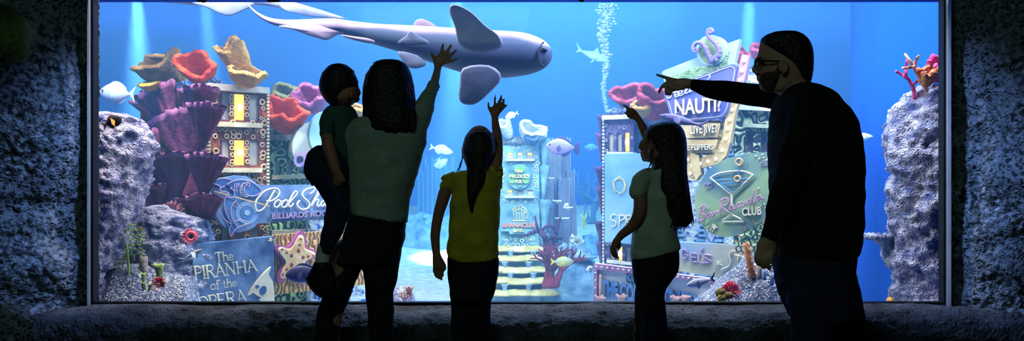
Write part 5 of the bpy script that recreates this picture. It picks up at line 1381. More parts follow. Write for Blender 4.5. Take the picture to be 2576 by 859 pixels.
for ln in ([(1360, 118), (1355, 128), (1355, 145), (1359, 160), (1366, 168)], [(1366, 124), (1371, 125), (1375, 128)]):
    mb.tube([P(x, y, YS - .72 * (.5 * 92 * YS / F) * math.sqrt(max(0, 1 - ((x - 1330) / 62) ** 2)) - .006) for x, y in smoothpath(ln, 3)], .007, n=7)
mb.obj('mouth', mat('mouth_dark', '#2a2c44'), sk)
mb = MB(); mb.ell(P(1366, 108, YS - .055), (.006, .006, .006)); mb.obj('eye', m_eye, sk)

YS2 = 5.9
s2 = thing('grey_shark', 'blurred pale grey shark cut off by the window\'s top edge, upper left', 'shark', P(560, 5, YS2))
mb = body_from([(330, -60, -20, 0), (400, -60, 4, 0), (470, -56, 12, 0), (540, -50, 16, 0), (600, -30, 14, 0), (660, -18, 14, 0), (720, 0, 24, 0), (790, 20, 36, 0), (840, 36, 44, 0), (868, 46, 48, 0)], YS2, .6)
mb.obj('body', m_sharkfin, s2)
fin('pectoral_fin', [(480, 5), (520, 20), (555, 36), (580, 40), (610, 28), (640, 10), (600, -20), (520, -20)], YS2, -.1, s2, m_sharkfin, .01)
fin('caudal_fin', [(700, 4), (760, 16), (830, 34), (866, 48), (800, 44), (750, 36), (710, 24)], YS2, -.02, s2, m_sharkfin, .008)

def fish(label, px, py, L, H, Y, m, flip=1, pitch=0, name='fish', prof='oval', tail='fork', mfin=None, stripe=None, yaw=0, group=None, eye=True, dorsal=1):
    """fish facing left (flip=1) or right (-1); L, H in photo pixels"""
    k = Y / F; root = thing(name, label, 'fish', P(px, py, Y), group)
    mfin = mfin or m
    R = Euler((0, math.radians(pitch) * (1), math.radians(yaw))).to_matrix()
    def T(u, v, w=0):   # u: 0 nose .. 1 tail root (body), v up in H/2, w sideways in H/2
        return P(px, py, Y) + R @ Vector((flip * (u - .5) * L * k, w * H / 2 * k, v * H / 2 * k))
    P_ = {'oval': [(0, .06), (.04, .28), (.12, .58), (.25, .86), (.4, 1), (.55, .92), (.7, .66), (.82, .34), (.88, .16), (.92, .12)],
          'slim': [(0, .05), (.06, .35), (.18, .75), (.35, 1), (.5, .95), (.65, .7), (.8, .38), (.9, .18), (.94, .14)],
          'deep': [(0, .1), (.05, .4), (.14, .75), (.28, .97), (.45, 1), (.6, .88), (.75, .55), (.84, .25), (.9, .14)]}[prof]
    mb = MB(); rs = []
    for u, r in smoothpath(P_, 3):
        rs.append([T(u, math.sin(2 * PI * j / 18) * r, math.cos(2 * PI * j / 18) * r * .42) for j in range(18)])
    mb.rings(rs)
    if stripe:
        b = mb.obj('body', m, root)
    else: b = mb.obj('body', m, root)
    def f(nm, pts, t=.05):
        mb = MB(); mb.lens([T(u, v) for u, v in smoothpath(pts, 2, True)], T(0, 0, t) - T(0, 0, 0)); mb.obj(nm, mfin, root)
    if tail == 'fork': f('tail_fin', [(.88, .14), (.97, .45), (1.08, .85), (1.04, .3), (1.02, 0), (1.04, -.3), (1.08, -.85), (.97, -.45), (.88, -.14)])
    elif tail == 'broad': f('tail_fin', [(.88, .15), (.96, .6), (1.05, .8), (1.1, .4), (1.08, 0), (1.1, -.4), (1.05, -.8), (.96, -.6), (.88, -.15)])
    elif tail == 'shark': f('tail_fin', [(.86, .12), (1.0, .8), (1.12, 1.6), (1.06, .6), (1.0, .1), (1.06, -.7), (.96, -.4), (.86, -.12)])
    if dorsal == 1: f('dorsal_fin', [(.25, .75), (.4, 1.2), (.6, 1.15), (.8, .6), (.78, .35), (.5, .85)]); f('anal_fin', [(.5, -.8), (.6, -1.15), (.78, -.7), (.8, -.3), (.6, -.7)])
    if dorsal == 2: f('dorsal_fin', [(.33, .8), (.4, 1.6), (.46, 2.1), (.48, 1.5), (.55, .8), (.45, .6)]); f('pectoral_fin', [(.3, -.3), (.42, -1.2), (.5, -1.9), (.46, -.9), (.42, -.4)])
    for s in (-1, 1):
        mb = MB(); c = T(.33, -.1, .42 * s)
        mb.lens([c, c + R @ Vector((flip * .12 * L * k, s * .012, .02)), c + R @ Vector((flip * .16 * L * k, s * .02, -.012)), c + R @ Vector((flip * .08 * L * k, s * .01, -.03))], (0, .002, 0)); mb.obj('side_fin', mfin, root)
        if eye:
            mb = MB(); mb.ell(T(.12, .22, .26 * s), (H * .05 * k,) * 3, n=10, m=6); mb.obj('eye', m_eye, root)
    return root
m_silver = mat('silver_fish', '#8fa0b4', '#d0d8e4', 'noise', 6, .35, spec=.6)
m_pale = mat('pale_fish', '#9ab8dc', '#c0d4ec', 'noise', 4, .5)
m_slate = mat('slate_fish', '#2c3058', '#454878', 'noise', 4, .45)
m_viol = mat('violet_fish', '#7a7cc8', '#a4a0e0', 'noise', 4, .45)
m_wht = mat('white_fish', '#c8dcf0', '#eaf4fc', 'noise', 4, .45)
fish('pale blue oval fish near the window\'s left edge above the rock', 292, 236, 84, 50, 5.7, m_pale, 1, 4, name='surgeonfish', prof='oval', dorsal=1)
fish('small dark fish with orange marks hovering over the left rock', 284, 307, 48, 30, 4.98, mat('dusky_fish', '#2a2638', '#4a3a44', 'noise', 9, .4), -1, -22, prof='deep', mfin=mat('orange_fin', '#b06a2c', '#c8843c', 'noise', 9))
fish('slender silver fish beside the fish skull sign\'s left edge', 484, 642, 58, 13, 5.1, m_silver, -1, -28, prof='slim', dorsal=2, tail='shark')
fish('large slate-blue fish in front of the starfish sign', 765, 691, 96, 46, 5.2, m_slate, 1, -4, name='surgeonfish', prof='oval', mfin=m_slate)
fish('big violet unicornfish with dark blue tail near the middle of the tank', 1412, 371, 78, 42, 6.6, m_viol, 1, 4, name='unicornfish', prof='oval', tail='broad', mfin=mat('dark_tail', '#2f3474', '#4a4a88', 'noise', 6))
fish('small white fish above the distant jade tower', 1286, 291, 32, 15, 7.6, m_wht, 1, -22, prof='oval')
fish('ghostly pale fish left of the girl in yellow\'s head', 1112, 378, 56, 22, 9.6, m_wht, -1, 14, prof='oval')
fish('faint pale fish lower left of the girl in yellow\'s head', 1108, 412, 26, 34, 11.2, m_pale, -1, 60, prof='oval')
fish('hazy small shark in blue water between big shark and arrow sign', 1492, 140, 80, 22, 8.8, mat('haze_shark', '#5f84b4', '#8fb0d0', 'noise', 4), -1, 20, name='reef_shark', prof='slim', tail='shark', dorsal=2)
fish('lilac small shark swimming in front of the big arrow sign\'s letters', 1712, 304, 112, 24, 5.35, mat('lilac_shark', '#6b68b0', '#9a94cc', 'noise', 4, .5), 1, 14, name='reef_shark', prof='slim', tail='shark', dorsal=2)
fish('silver black-edged fish in front of the pink-framed sign', 1760, 712, 70, 22, 5.15, m_silver, 1, -14, prof='slim', tail='shark', dorsal=0, mfin=m_slate)
fish('faint white fish right of the man\'s back', 2172, 344, 48, 14, 6.2, m_wht, -1, 0, prof='slim')
fish('grey and yellow fish with black tail by the burgundy coral', 1416, 660, 54, 22, 7.6, mat('grey_yellow_fish', '#7c98b0', '#c8c070', 'noise', 9, .5), -1, 0, prof='deep', mfin=mat('yellow_tail', '#c8b830', '#e0d050', 'noise', 6))
fish('white and black small fish left of the pink-framed sign', 1482, 678, 22, 14, 7.0, m_wht, -1, -35, prof='oval', mfin=m_slate)
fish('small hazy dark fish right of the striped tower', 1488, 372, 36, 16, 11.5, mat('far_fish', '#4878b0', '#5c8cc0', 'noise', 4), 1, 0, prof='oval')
fish('tiny white fish in front of the ribbed tower', 1425, 518, 12, 12, 9.0, m_wht, 1, 40, prof='oval', eye=False)
fish('tiny white sliver fish low on the ribbed tower', 1441, 597, 16, 6, 9.0, m_wht, 1, 70, prof='slim', eye=False)
# ------------------------------------------------------------------ people
def rows_loft(mb, rows, Y, dep, yo=0.0, n=28, skew=0, front=0.0, e=2.4):
    """closed shape whose left/right outline follows (row, left, right[, half depth[, depth offset[, skew]]])"""
    rs = []
    for r in rows:
        py, l, rr = r[:3]; d = r[3] if len(r) > 3 else dep; y = Y + (r[4] if len(r) > 4 else yo); sk = r[5] if len(r) > 5 else skew
        c = P((l + rr) / 2, py, y); hw = (rr - l) / 2 * y / F; ring = []
        for j in range(n):
            a = 2 * PI * j / n; ca, sa = math.cos(a), math.sin(a)
            x = math.copysign(abs(ca) ** (2 / e), ca); yy = math.copysign(abs(sa) ** (2 / e), sa)
            yy *= 1 - front * max(0, -x)
            ring.append(c + Vector((x * hw, yy * min(d, max(hw * 2.2, .012)), sk * x * .5 * y / F)))
        rs.append(ring)
    mb.rings(rs)
def limb(mb, pts, Y, n=14, k=3, flat=1.0):
    q = smoothpath([tuple(p) if len(p) > 3 else (p[0], p[1], p[2], 0) for p in pts], k)
    mb.tube([P(x, y, Y + o) for x, y, r, o in q], [r * (Y + o) / F for x, y, r, o in q], n=n, flat=flat)
def wrinkle(mb, amp, s=9, seed=0):
    for i, v in enumerate(mb.v):
        mb.v[i] = v + Vector((noise.noise(Vector((v.x * s, v.y * s, v.z * s * 1.6 + seed))), noise.noise(Vector((v.x * s, v.y * s + 40, v.z * s * 1.6 + seed))), 0)) * amp
def cloth_obj(mb, name, m, par, vox=.008, fold=.006, seed=0, s=10, label=None):
    o = mb.obj(name, m, par, remesh=vox, sm=3, label=label)
    me = o.data; me.update()
    for v in me.vertices:
        c = v.co; q = Vector((c.x * s * .6, c.y * s * .6, c.z * s * 1.7 + seed))
        f = noise.noise(q) + .5 * noise.noise(q * 2.1)
        v.co = c + v.normal * f * fold
    me.update(); return o
def shoe(mb, px, toe, Y, L=.26, wd=.05, yo=0.0):
    """shoe on the floor under column px; toe = direction (x, y)"""
    x = (px - CX) / F * (Y + yo); c = Vector((x, Y + yo, 0)); t = Vector((toe[0], toe[1], 0)).normalized(); s = t.cross(Vector((0, 0, 1)))
    rs = []
    for u, w, h in ((-.3, .5, .05), (-.26, .85, .085), (-.1, .9, .1), (.15, .8, .085), (.4, 1, .06), (.6, .95, .05), (.7, .5, .03)):
        p = c + t * u * L; rs.append([p + s * math.cos(2 * PI * j / 16) * w * wd + Vector((0, 0, h / 2 + math.sin(2 * PI * j / 16) * h / 2 + .002)) for j in range(16)])
    mb.rings(rs)
def sole(mb, px, toe, Y, L=.26, wd=.052, yo=0.0):
    x = (px - CX) / F * (Y + yo); c = Vector((x, Y + yo, 0)); t = Vector((toe[0], toe[1], 0)).normalized(); s = t.cross(Vector((0, 0, 1)))
    o = [c + t * (.2 + .52 * math.cos(a)) * L + s * math.sin(a) * wd for a in [2 * PI * j / 20 for j in range(20)]]
    mb.prism([p + Vector((0, 0, .018)) for p in o], [p + Vector((0, 0, .001)) for p in o])
def away_face(mb, px, py, Y, r):
    """nose, lips, brow and ears of a head that faces the tank"""
    k = Y / F; c = P(px, py, Y)
    mb.tube([c + Vector((0, r * .86, r * .12)), c + Vector((0, r * 1.08, -r * .2)), c + Vector((0, r * .9, -r * .3))], [r * .08, r * .15, r * .1], n=8)
    mb.ell(c + Vector((0, r * .85, -r * .55)), (r * .26, r * .12, r * .09)); mb.ell(c + Vector((0, r * .72, -r * .9)), (r * .3, r * .22, r * .2))
    for s in (-1, 1): mb.ell(c + Vector((s * r * .82, .0, -r * .15)), (r * .1, r * .16, r * .28))
def eyes(par, pts, r=.011):
    for p in pts:
        mb = MB(); mb.ell(p, (r, r, r), n=12, m=8); mb.obj('eye', MATS['eye_white'], par)

m_skin = mat('skin', '#8a5c4c', '#9a6a58', 'noise', 10, .55, sss=0)
m_skin2 = mat('skin_fair', '#a07868', '#b08a78', 'noise', 10, .55)
mat('eye_white', '#4a4644', rough=.2, spec=.6)
m_hair = mat('black_hair', '#0a0808', '#161110', 'noise', 40, .5, .6, 60, spec=.35)
m_hairb = mat('brown_hair', '#120c0a', '#241a14', 'noise', 40, .5, .6, 60, spec=.35)
m_shirt_w = mat('grey_green_knit', '#7d8f86', '#8c9c92', 'noise', 20, .9, .3, 120)
m_navy = mat('navy_trousers', '#0d1020', '#151a2c', 'noise', 30, .9)
m_denim = mat('dark_denim', '#12182e', '#1c2440', 'noise', 40, .9)
m_black_sh = mat('black_jumper', '#08080b', '#0e0e12', 'noise', 40, .95)
m_teal = mat('teal_shirt', '#2c4a4c', '#3a5a5a', 'noise', 20, .9)
m_yellow = mat('yellow_top', '#a89a20', '#c0b030', 'noise', 14, .85)
m_whiteshirt = mat('white_tee', '#9fb0a2', '#b0bfb0', 'noise', 14, .85)
m_shoe = mat('dark_shoe', '#0c0c10', rough=.6)
m_sole = mat('shoe_sole', '#3a3c42', rough=.7)
m_sock = mat('white_sock', '#aab8b0', '#b8c4bc', 'noise', 40, .9)

# ---- the mother
Y = 4.16
wo = thing('person', 'woman seen from behind with long dark hair and pale shirt, holding a toddler, hand raised', 'person', ((955 - CX) / F * Y, Y, 0))
mb = MB()
k = Y / F; hc = P(980, 238, Y)
mb.ell(hc, (.078, .095, .115), n=24, m=16); mb.ell(hc + Vector((0, .03, -.06)), (.06, .07, .07)); away_face(mb, 980, 238, Y + .005, .098)
limb(mb, [(980, 280, 30), (978, 320, 32)], Y)
rows_loft(mb, [(305, 930, 1040), (330, 900, 1052), (400, 890, 1048), (500, 892, 1018), (600, 875, 1005), (640, 860, 1000)], Y, .085)
limb(mb, [(1042, 322, 26), (1062, 284, 20), (1075, 252, 15, .06), (1085, 232, 12.5, .1), (1095, 200, 11, .2), (1101, 174, 9.2, .28), (1106, 160, 10, .3)], Y)
# raised open hand
Yh = Y + .3
rows_loft(mb, [(173, 1091, 1110, .016), (165, 1091, 1114, .017), (156, 1090, 1121, .017), (148, 1091, 1128, .016), (142, 1096, 1128, .014), (138, 1102, 1122, .012)], Yh, .016, e=2.2)
for f in ([(1096, 160, 5), (1091, 148, 4.8), (1088, 140, 4), (1085, 133, 3.2)], [(1108, 144, 4.8), (1110, 132, 4.3), (1113, 120, 4.0), (1115, 111, 3.4)], [(1116, 145, 4.8), (1122, 134, 4.4), (1129, 124, 4.1), (1135, 114, 3.4)],
          [(1122, 150, 4.6), (1131, 142, 4.2), (1140, 134, 3.9), (1148, 127, 3.3)], [(1120, 158, 4.6), (1132, 155, 4.1), (1142, 153, 3.7), (1151, 149, 3.1)]):
    limb(mb, f, Yh, n=10)
# arm under the child
limb(mb, [(885, 330, 26), (864, 362, 22, .02), (856, 398, 17, .04), (838, 430, 14, .08), (806, 450, 12, .1), (796, 455, 12, .1)], Y - .02)
for i in range(4): limb(mb, [(800, 448 + i * 5, 4.5, .1), (788, 450 + i * 5, 4.3, .09), (780 + i * 2, 455 + i * 4, 3.6, .06)], Y - .02, n=8)
limb(mb, [(800, 445, 4.5, .1), (790, 442, 4, .05), (783, 444, 3.5, .02)], Y - .02, n=8)
limb(mb, [(868, 640, 40), (842, 762, 28), (826, 859, 25), (822, 1000, 19), (820, 1088, 13)], Y); limb(mb, [(960, 640, 40), (957, 742, 30), (960, 859, 25), (965, 1000, 19), (966, 1088, 13)], Y)
for x in (820, 966): limb(mb, [(x, 1090, 14), (x, 1106, 15, .03), (x, 1110, 13, .1)], Y)
bo = mb.obj('body', m_skin2, wo, remesh=.006, sm=2)
eyes(bo, [hc + Vector((s * .03, .088, .01)) for s in (-1, 1)])
mb = MB()
rows_loft(mb, [(294, 925, 1035), (297, 900, 1052), (304, 882, 1066), (320, 866, 1078), (338, 860, 1075), (362, 862, 1070), (400, 866, 1061), (424, 869, 1054), (453, 872, 1046), (479, 874, 1038), (513, 876, 1030), (540, 877, 1025, .12, 0, -20), (549, 877, 1024, .122, 0, -27)], Y, .115, e=2.3)
limb(mb, [(1040, 322, 36), (1056, 292, 32), (1072, 258, 24, .04), (1084, 232, 17, .1), (1092, 214, 14, .14)], Y, n=20)
limb(mb, [(895, 322, 26), (872, 345, 27), (862, 370, 25, .01), (857, 397, 21, .03)], Y - .03, n=20)
cloth_obj(mb, 'shirt', m_shirt_w, wo, .008, .008, 3)
mb = MB()
for (x, y, r, o) in ((1092, 214, 14.8, .14), (1089, 220, 15.2, .12)): mb.torus(P(x, y, Y + o), r * Y / F * .98, .004, ax=(.45, .5, .9), n=24, m=6)
mb.obj('cuff', m_shirt_w, wo)
mb = MB()
rows_loft(mb, [(530, 878, 1018, .1, 0, -24), (545, 876, 1020), (564, 872, 1021), (601, 862, 1018), (635, 852, 1011), (652, 845, 1008), (664, 842, 1005)], Y, .115)
limb(mb, [(878, 640, 36), (866, 690, 35), (840, 762, 33), (828, 800, 31), (823, 859, 31), (820, 960, 27), (819, 1085, 20)], Y, n=20)
limb(mb, [(965, 640, 42), (958, 690, 43), (955, 742, 35.5), (957, 781, 33.5), (960, 859, 31), (965, 960, 27), (966, 1085, 20)], Y, n=20)
cloth_obj(mb, 'trousers', m_navy, wo, .009, .005, 7)
mb = MB()
rows_loft(mb, [(151, 968, 992, .03), (154, 955, 1008, .06), (160, 944, 1017, .085), (171, 934, 1026, .1), (190, 923, 1035, .112), (219, 916, 1042, .115), (260, 914, 1044, .11, -.02), (300, 915, 1048, .09, -.04), (322, 921, 1050, .075, -.055), (332, 935, 1046, .06, -.06), (338, 955, 1032, .045, -.065), (342, 975, 1005, .03, -.065)], Y, .11, -.01, n=40)
for i, v in enumerate(mb.v): mb.v[i] = v + Vector((.004 * math.sin(math.atan2(v.y - Y, v.x - hc.x) * 34), 0, .006 * math.sin(v.x * 300) if v.z < P(0, 320, Y).z else 0))
rnd = random.Random(1)
for i in range(26):
    x = 922 + i * 4.9; limb(mb, [(x, 280, 3, -.09), (x + rnd.uniform(-2, 2), 315, 2.6, -.1), (x + rnd.uniform(-3, 4), 330 + 12 * math.sin((x - 915) / 133 * PI) + rnd.uniform(-3, 3), 1.2, -.1)], Y, n=6, k=2)
limb(mb, [(965, 156, 2), (950, 154, 1.2), (938, 160, .8)], Y, n=5); limb(mb, [(1046, 290, 2), (1051, 315, 1.5), (1052, 325, .8)], Y, n=5)
mb.obj('hair', m_hair, wo)
for x in (820, 966):
    mb = MB(); shoe(mb, x, (0, 1), Y); so = mb.obj('shoe', m_shoe, wo)
    mb = MB(); sole(mb, x, (0, 1), Y); mb.obj('sole', m_sole, so, smooth=False)

# ---- the toddler on her hip
Y = 4.06
to = thing('person', 'toddler with short dark hair carried on the woman\'s left hip, looking right', 'person', ((825 - CX) / F * Y, Y, P(0, 560, Y).z))
mb = MB()
rows_loft(mb, [(172, 830, 878, .05), (190, 815, 892), (210, 812, 900), (225, 815, 904), (234, 818, 906), (243, 822, 903), (252, 828, 900), (262, 838, 890, .055), (268, 848, 880, .04)], Y, .075, .06, e=2)
limb(mb, [(902, 228, 4, .06), (905, 235, 4, .06), (903, 240, 3.5, .06)], Y); limb(mb, [(898, 248, 4, .06), (903, 250, 3.5, .06), (900, 255, 3.5, .06)], Y, n=8)
mb.ell(P(883, 238, Y - .012), (.01, .012, .02)); mb.ell(P(883, 238, Y + .13), (.01, .012, .02))
limb(mb, [(858, 258, 20, .06), (856, 285, 21, .06)], Y)
rows_loft(mb, [(278, 838, 878), (330, 828, 876), (400, 820, 865), (440, 805, 855)], Y, .045, .1)
limb(mb, [(830, 300, 10, .03), (824, 335, 13, -.02), (824, 352, 15, -.035), (829, 380, 16, -.05), (840, 415, 14.5, -.06), (847, 438, 12, -.06)], Y)
rows_loft(mb, [(434, 838, 861, .014), (446, 836, 863, .014), (456, 838, 862, .013)], Y, .014, -.06)
for i in range(4): limb(mb, [(840 + i * 6, 453, 3.6, -.06), (839 + i * 6.4, 462, 3.4, -.062), (839 + i * 6.6, 469 - abs(i - 1.5), 2.8, -.055)], Y, n=8)
limb(mb, [(859, 440, 4, -.06), (866, 450, 3.6, -.06), (867, 459, 3, -.06)], Y, n=8)
limb(mb, [(890, 300, 14, .15), (905, 330, 13, .22), (915, 350, 12, .26)], Y)
limb(mb, [(905, 350, 8, .26), (925, 352, 6, .27)], Y)
limb(mb, [(825, 425, 22, .03), (848, 500, 20, -.02), (830, 580, 18, -.05), (815, 640, 14, -.05), (812, 672, 13, -.05), (815, 700, 14, -.05), (832, 722, 11, -.05)], Y)
limb(mb, [(830, 430, 26, .12), (880, 520, 22, .25), (900, 600, 15, .3)], Y)
bo = mb.obj('body', m_skin, to, remesh=.006, sm=2)
eyes(bo, [P(895, 226, Y + .02), P(895, 226, Y + .1)], .006)
mb = MB()
rows_loft(mb, [(264, 840, 878, .05), (270, 826, 888), (280, 815, 895), (292, 809, 899), (310, 806, 899), (335, 806, 896), (360, 812, 892), (400, 804, 888), (425, 800, 884)], Y, .075, .09)
limb(mb, [(826, 292, 16, .03), (821, 315, 18, .0), (823, 338, 20, -.02)], Y, n=18)
limb(mb, [(885, 295, 16, .13), (898, 318, 16, .18)], Y, n=18)
cloth_obj(mb, 'shirt', m_teal, to, .008, .005, 5)
mb = MB()
rows_loft(mb, [(366, 800, 838), (374, 786, 850), (388, 774, 862), (404, 766, 872), (424, 764, 876), (445, 772, 878), (462, 785, 880), (480, 802, 880), (500, 814, 882)], Y, .08, .03)
limb(mb, [(840, 470, 38, .0), (850, 520, 29, -.03), (845, 555, 30, -.04), (834, 590, 24, -.05), (817, 632, 19, -.05)], Y, n=20)
cloth_obj(mb, 'trousers', m_denim, to, .008, .006, 9)
mb = MB(); limb(mb, [(815, 626, 17.5, -.05), (812, 650, 17.5, -.05), (812, 674, 17.5, -.05)], Y, n=18); mb.obj('sock', m_sock, to)
mb = MB(); rows_loft(mb, [(660, 791, 831), (672, 786, 836), (686, 778, 842), (701, 773, 846), (716, 780, 850), (730, 793, 851), (740, 803, 847), (746, 812, 835)], Y, .038, -.05, e=2.1); so = mb.obj('shoe', m_shoe, to, smooth=True)
mb = MB(); limb(mb, [(773, 700, 4, -.05), (783, 722, 4.5, -.05), (806, 745, 4.5, -.05), (836, 747, 4, -.05)], Y, flat=3); mb.obj('sole', m_sole, so)
mb = MB()
rows_loft(mb, [(161, 843, 862, .02), (164, 832, 872, .045), (170, 824, 880, .065), (185, 811, 892, .083), (205, 804, 901, .088), (220, 803, 900, .088), (232, 806, 884, .085), (246, 813, 872, .078), (258, 823, 866, .065), (267, 832, 862, .05)], Y, .08, .055, n=36, e=2)
for i in range(14):
    a = -.9 + i * .16; limb(mb, [(852 + math.sin(a) * 34, 186 - math.cos(a) * 14, 3, .03), (852 + math.sin(a) * 44, 182 - math.cos(a) * 20 + 6 * abs(a), 1, .03)], Y, n=5, k=2)
mb.obj('hair', m_hair, to)

# ---- girl in yellow
Y = 4.28
gy = thing('person', 'girl with dark ponytail in yellow top seen from behind, right arm raised', 'person', ((1190 - CX) / F * Y, Y, 0))
mb = MB(); hc = P(1206, 372, Y)
mb.ell(hc, (.07, .085, .1), n=24, m=16); mb.ell(hc + Vector((0, .03, -.05)), (.052, .06, .06)); away_face(mb, 1206, 372, Y + .005, .088)
limb(mb, [(1200, 400, 19), (1198, 440, 20)], Y)
rows_loft(mb, [(440, 1150, 1245), (470, 1142, 1250), (560, 1138, 1248), (650, 1134, 1246), (690, 1136, 1242)], Y, .07)
limb(mb, [(1140, 455, 14), (1122, 480, 16.5), (1112, 510, 15.5), (1102, 545, 13.5), (1095, 590, 12.5), (1096, 620, 11), (1098, 643, 9.6)], Y)
rows_loft(mb, [(640, 1089, 1108, .02), (652, 1088, 1113, .018), (664, 1088, 1116, .016), (676, 1090, 1115, .014)], Y, .015)
for a in ([(1093, 672, 4), (1092, 685, 3.6), (1097, 699, 3)], [(1099, 674, 4), (1099, 690, 3.6), (1105, 703, 3)], [(1105, 674, 4), (1106, 690, 3.6), (1112, 705, 3)], [(1111, 672, 3.8), (1113, 684, 3.4), (1116, 695, 2.8)], [(1112, 655, 4.2), (1119, 668, 4), (1119, 681, 3.2)]): limb(mb, a, Y, n=8)
limb(mb, [(1240, 440, 18), (1248, 415, 15.5), (1252, 380, 13.5, .02), (1251, 345, 12.5, .05), (1247, 318, 10.5, .08), (1245, 300, 8.6, .1), (1245, 290, 9, .11)], Y)
Yh = Y + .11
rows_loft(mb, [(302, 1237, 1253, .014), (292, 1235, 1255, .015), (283, 1232, 1260, .015), (275, 1234, 1263, .013), (268, 1239, 1260, .011)], Yh, .014, e=2.2)
for a in ([(1237, 286, 4.2), (1231, 275, 4), (1228, 266, 3.6), (1229, 260, 2.8)], [(1243, 274, 3.9), (1244, 262, 3.5), (1245, 250, 3.2), (1247, 240, 2.6)], [(1250, 274, 3.9), (1254, 263, 3.5), (1258, 252, 3.3), (1261, 241, 2.6)], [(1256, 276, 3.8), (1262, 267, 3.4), (1267, 258, 3.1), (1269, 250, 2.6)], [(1259, 282, 3.6), (1265, 275, 3.2), (1271, 269, 2.9), (1276, 264, 2.4)]): limb(mb, a, Yh, n=8)
for x in (1162, 1208):
    limb(mb, [(x, 680, 26), (x, 859, 20), (x, 1000, 15), (x, 1070, 11)], Y); limb(mb, [(x, 1072, 12), (x, 1088, 12, .03), (x, 1092, 11, .08)], Y)
bo = mb.obj('body', m_skin, gy, remesh=.0058, sm=2)
eyes(bo, [hc + Vector((s * .027, .08, .01)) for s in (-1, 1)], .009)
mb = MB()
rows_loft(mb, [(431, 1160, 1232), (436, 1142, 1248), (445, 1136, 1256), (460, 1135, 1260), (489, 1136, 1259), (521, 1132, 1257), (559, 1129, 1256), (599, 1126, 1255), (620, 1124, 1254), (640, 1124, 1254), (651, 1127, 1254), (658, 1134, 1250)], Y, .095)
mb.ell(P(1190, 650, Y), (.095, .085, .03))
limb(mb, [(1146, 450, 16), (1130, 458, 18), (1122, 470, 17)], Y, n=18); limb(mb, [(1240, 430, 18), (1250, 422, 15), (1254, 440, 13)], Y, n=18)
cloth_obj(mb, 'top', m_yellow, gy, .007, .006, 13)
mb = MB(); rnd = random.Random(3)
for i in range(9): limb(mb, [(1112 + i * 3.4, 452 - i * 1.4 + rnd.uniform(-2, 2), 5, rnd.uniform(-.03, .03)), (1116 + i * 3.2, 445 - i * 1.2, 4, .0)], Y, n=8)
for i in range(7): limb(mb, [(1256 + rnd.uniform(-4, 5), 416 + i * 9, 5.5, rnd.uniform(-.04, .02)), (1259, 420 + i * 9, 4.5, 0)], Y, n=8)
cloth_obj(mb, 'frill', m_yellow, gy, .005, .003, 13)
mb = MB()
rows_loft(mb, [(640, 1130, 1250), (654, 1125, 1255), (690, 1125, 1253), (725, 1129, 1248), (745, 1131, 1242), (758, 1135, 1237)], Y, .09)
for x in (1161, 1208): limb(mb, [(x, 720, 29), (x, 780, 27), (x, 859, 26.5), (x, 960, 22), (x, 1070, 17)], Y, n=20)
cloth_obj(mb, 'trousers', m_navy, gy, .008, .004, 17)
mb = MB()
rows_loft(mb, [(325, 1197, 1214, .02), (328, 1186, 1226, .05), (335, 1177, 1237, .07), (347, 1170, 1244, .085), (366, 1164, 1248, .095), (386, 1162, 1248, .095), (402, 1166, 1240, .085, -.01), (412, 1171, 1232, .07, -.02), (422, 1173, 1228, .05, -.05), (440, 1174, 1223, .04, -.08), (457, 1174, 1218, .035, -.1), (480, 1175, 1207, .03, -.1), (497, 1176, 1199, .025, -.1), (515, 1179, 1194, .016, -.1), (533, 1184, 1188, .006, -.1)], Y, .08, 0, n=34, e=2.1)
for p in ([(1166, 385, 3), (1160, 410, 2), (1152, 428, 1.2), (1148, 440, .7)], [(1165, 395, 2), (1158, 418, 1.4), (1157, 436, .7)], [(1243, 345, 2), (1250, 365, 1.4), (1251, 392, .8)], [(1186, 500, 4, -.1), (1190, 520, 3, -.1), (1187, 538, 1, -.1)]): limb(mb, p, Y, n=5)
for i, v in enumerate(mb.v): mb.v[i] = v + Vector((.002 * math.sin(v.z * 12 + v.x * 500), .003 * math.sin(v.x * 420), 0))
mb.obj('hair', m_hairb, gy)
mb = MB(); mb.torus(P(1200, 409, Y - .045), .034, .008, ax=(0, -.5, 1), n=20, m=8); mb.obj('hair_tie', m_navy, gy)
for x in (1162, 1208):
    mb = MB(); shoe(mb, x, (0, 1), Y, .22, .042); so = mb.obj('shoe', m_shoe, gy)
    mb = MB(); sole(mb, x, (0, 1), Y, .22, .044); mb.obj('sole', m_sole, so, smooth=False)

# ---- girl in white tee
Y = 4.24
gw = thing('person', 'girl with very long dark hair in white tee pointing up and left', 'person', ((1645 - CX) / F * Y, Y, 0))
mb = MB()
rows_loft(mb, [(314, 1640, 1696, .05), (322, 1629, 1702), (334, 1622, 1706), (346, 1617, 1706), (356, 1614, 1704), (364, 1613, 1700), (374, 1615, 1697), (384, 1614, 1692), (392, 1613, 1686), (400, 1615, 1678, .06), (406, 1622, 1668, .045), (409, 1632, 1660, .03)], Y, .072, 0, front=.28, e=2.1)
limb(mb, [(1616, 356, 4), (1611, 366, 4.5), (1610, 372, 4.6), (1614, 376, 4)], Y, n=8); limb(mb, [(1616, 383, 4), (1612, 386, 3.2), (1616, 388, 3)], Y, n=8); limb(mb, [(1617, 390, 4), (1613, 392, 3.2), (1617, 395, 3)], Y, n=8); limb(mb, [(1620, 401, 7), (1623, 402, 7)], Y, n=8)
mb.ell(P(1637, 372, Y - .088), (.012, .008, .02)); limb(mb, [(1637, 372, 5, -.06), (1637, 372, 5, -.085)], Y, n=8); mb.ell(P(1640, 372, Y + .068), (.013, .008, .02))
limb(mb, [(1660, 395, 22), (1664, 435, 22)], Y)
rows_loft(mb, [(435, 1620, 1706), (480, 1612, 1706), (560, 1606, 1696), (640, 1600, 1696), (680, 1604, 1690)], Y, .075)
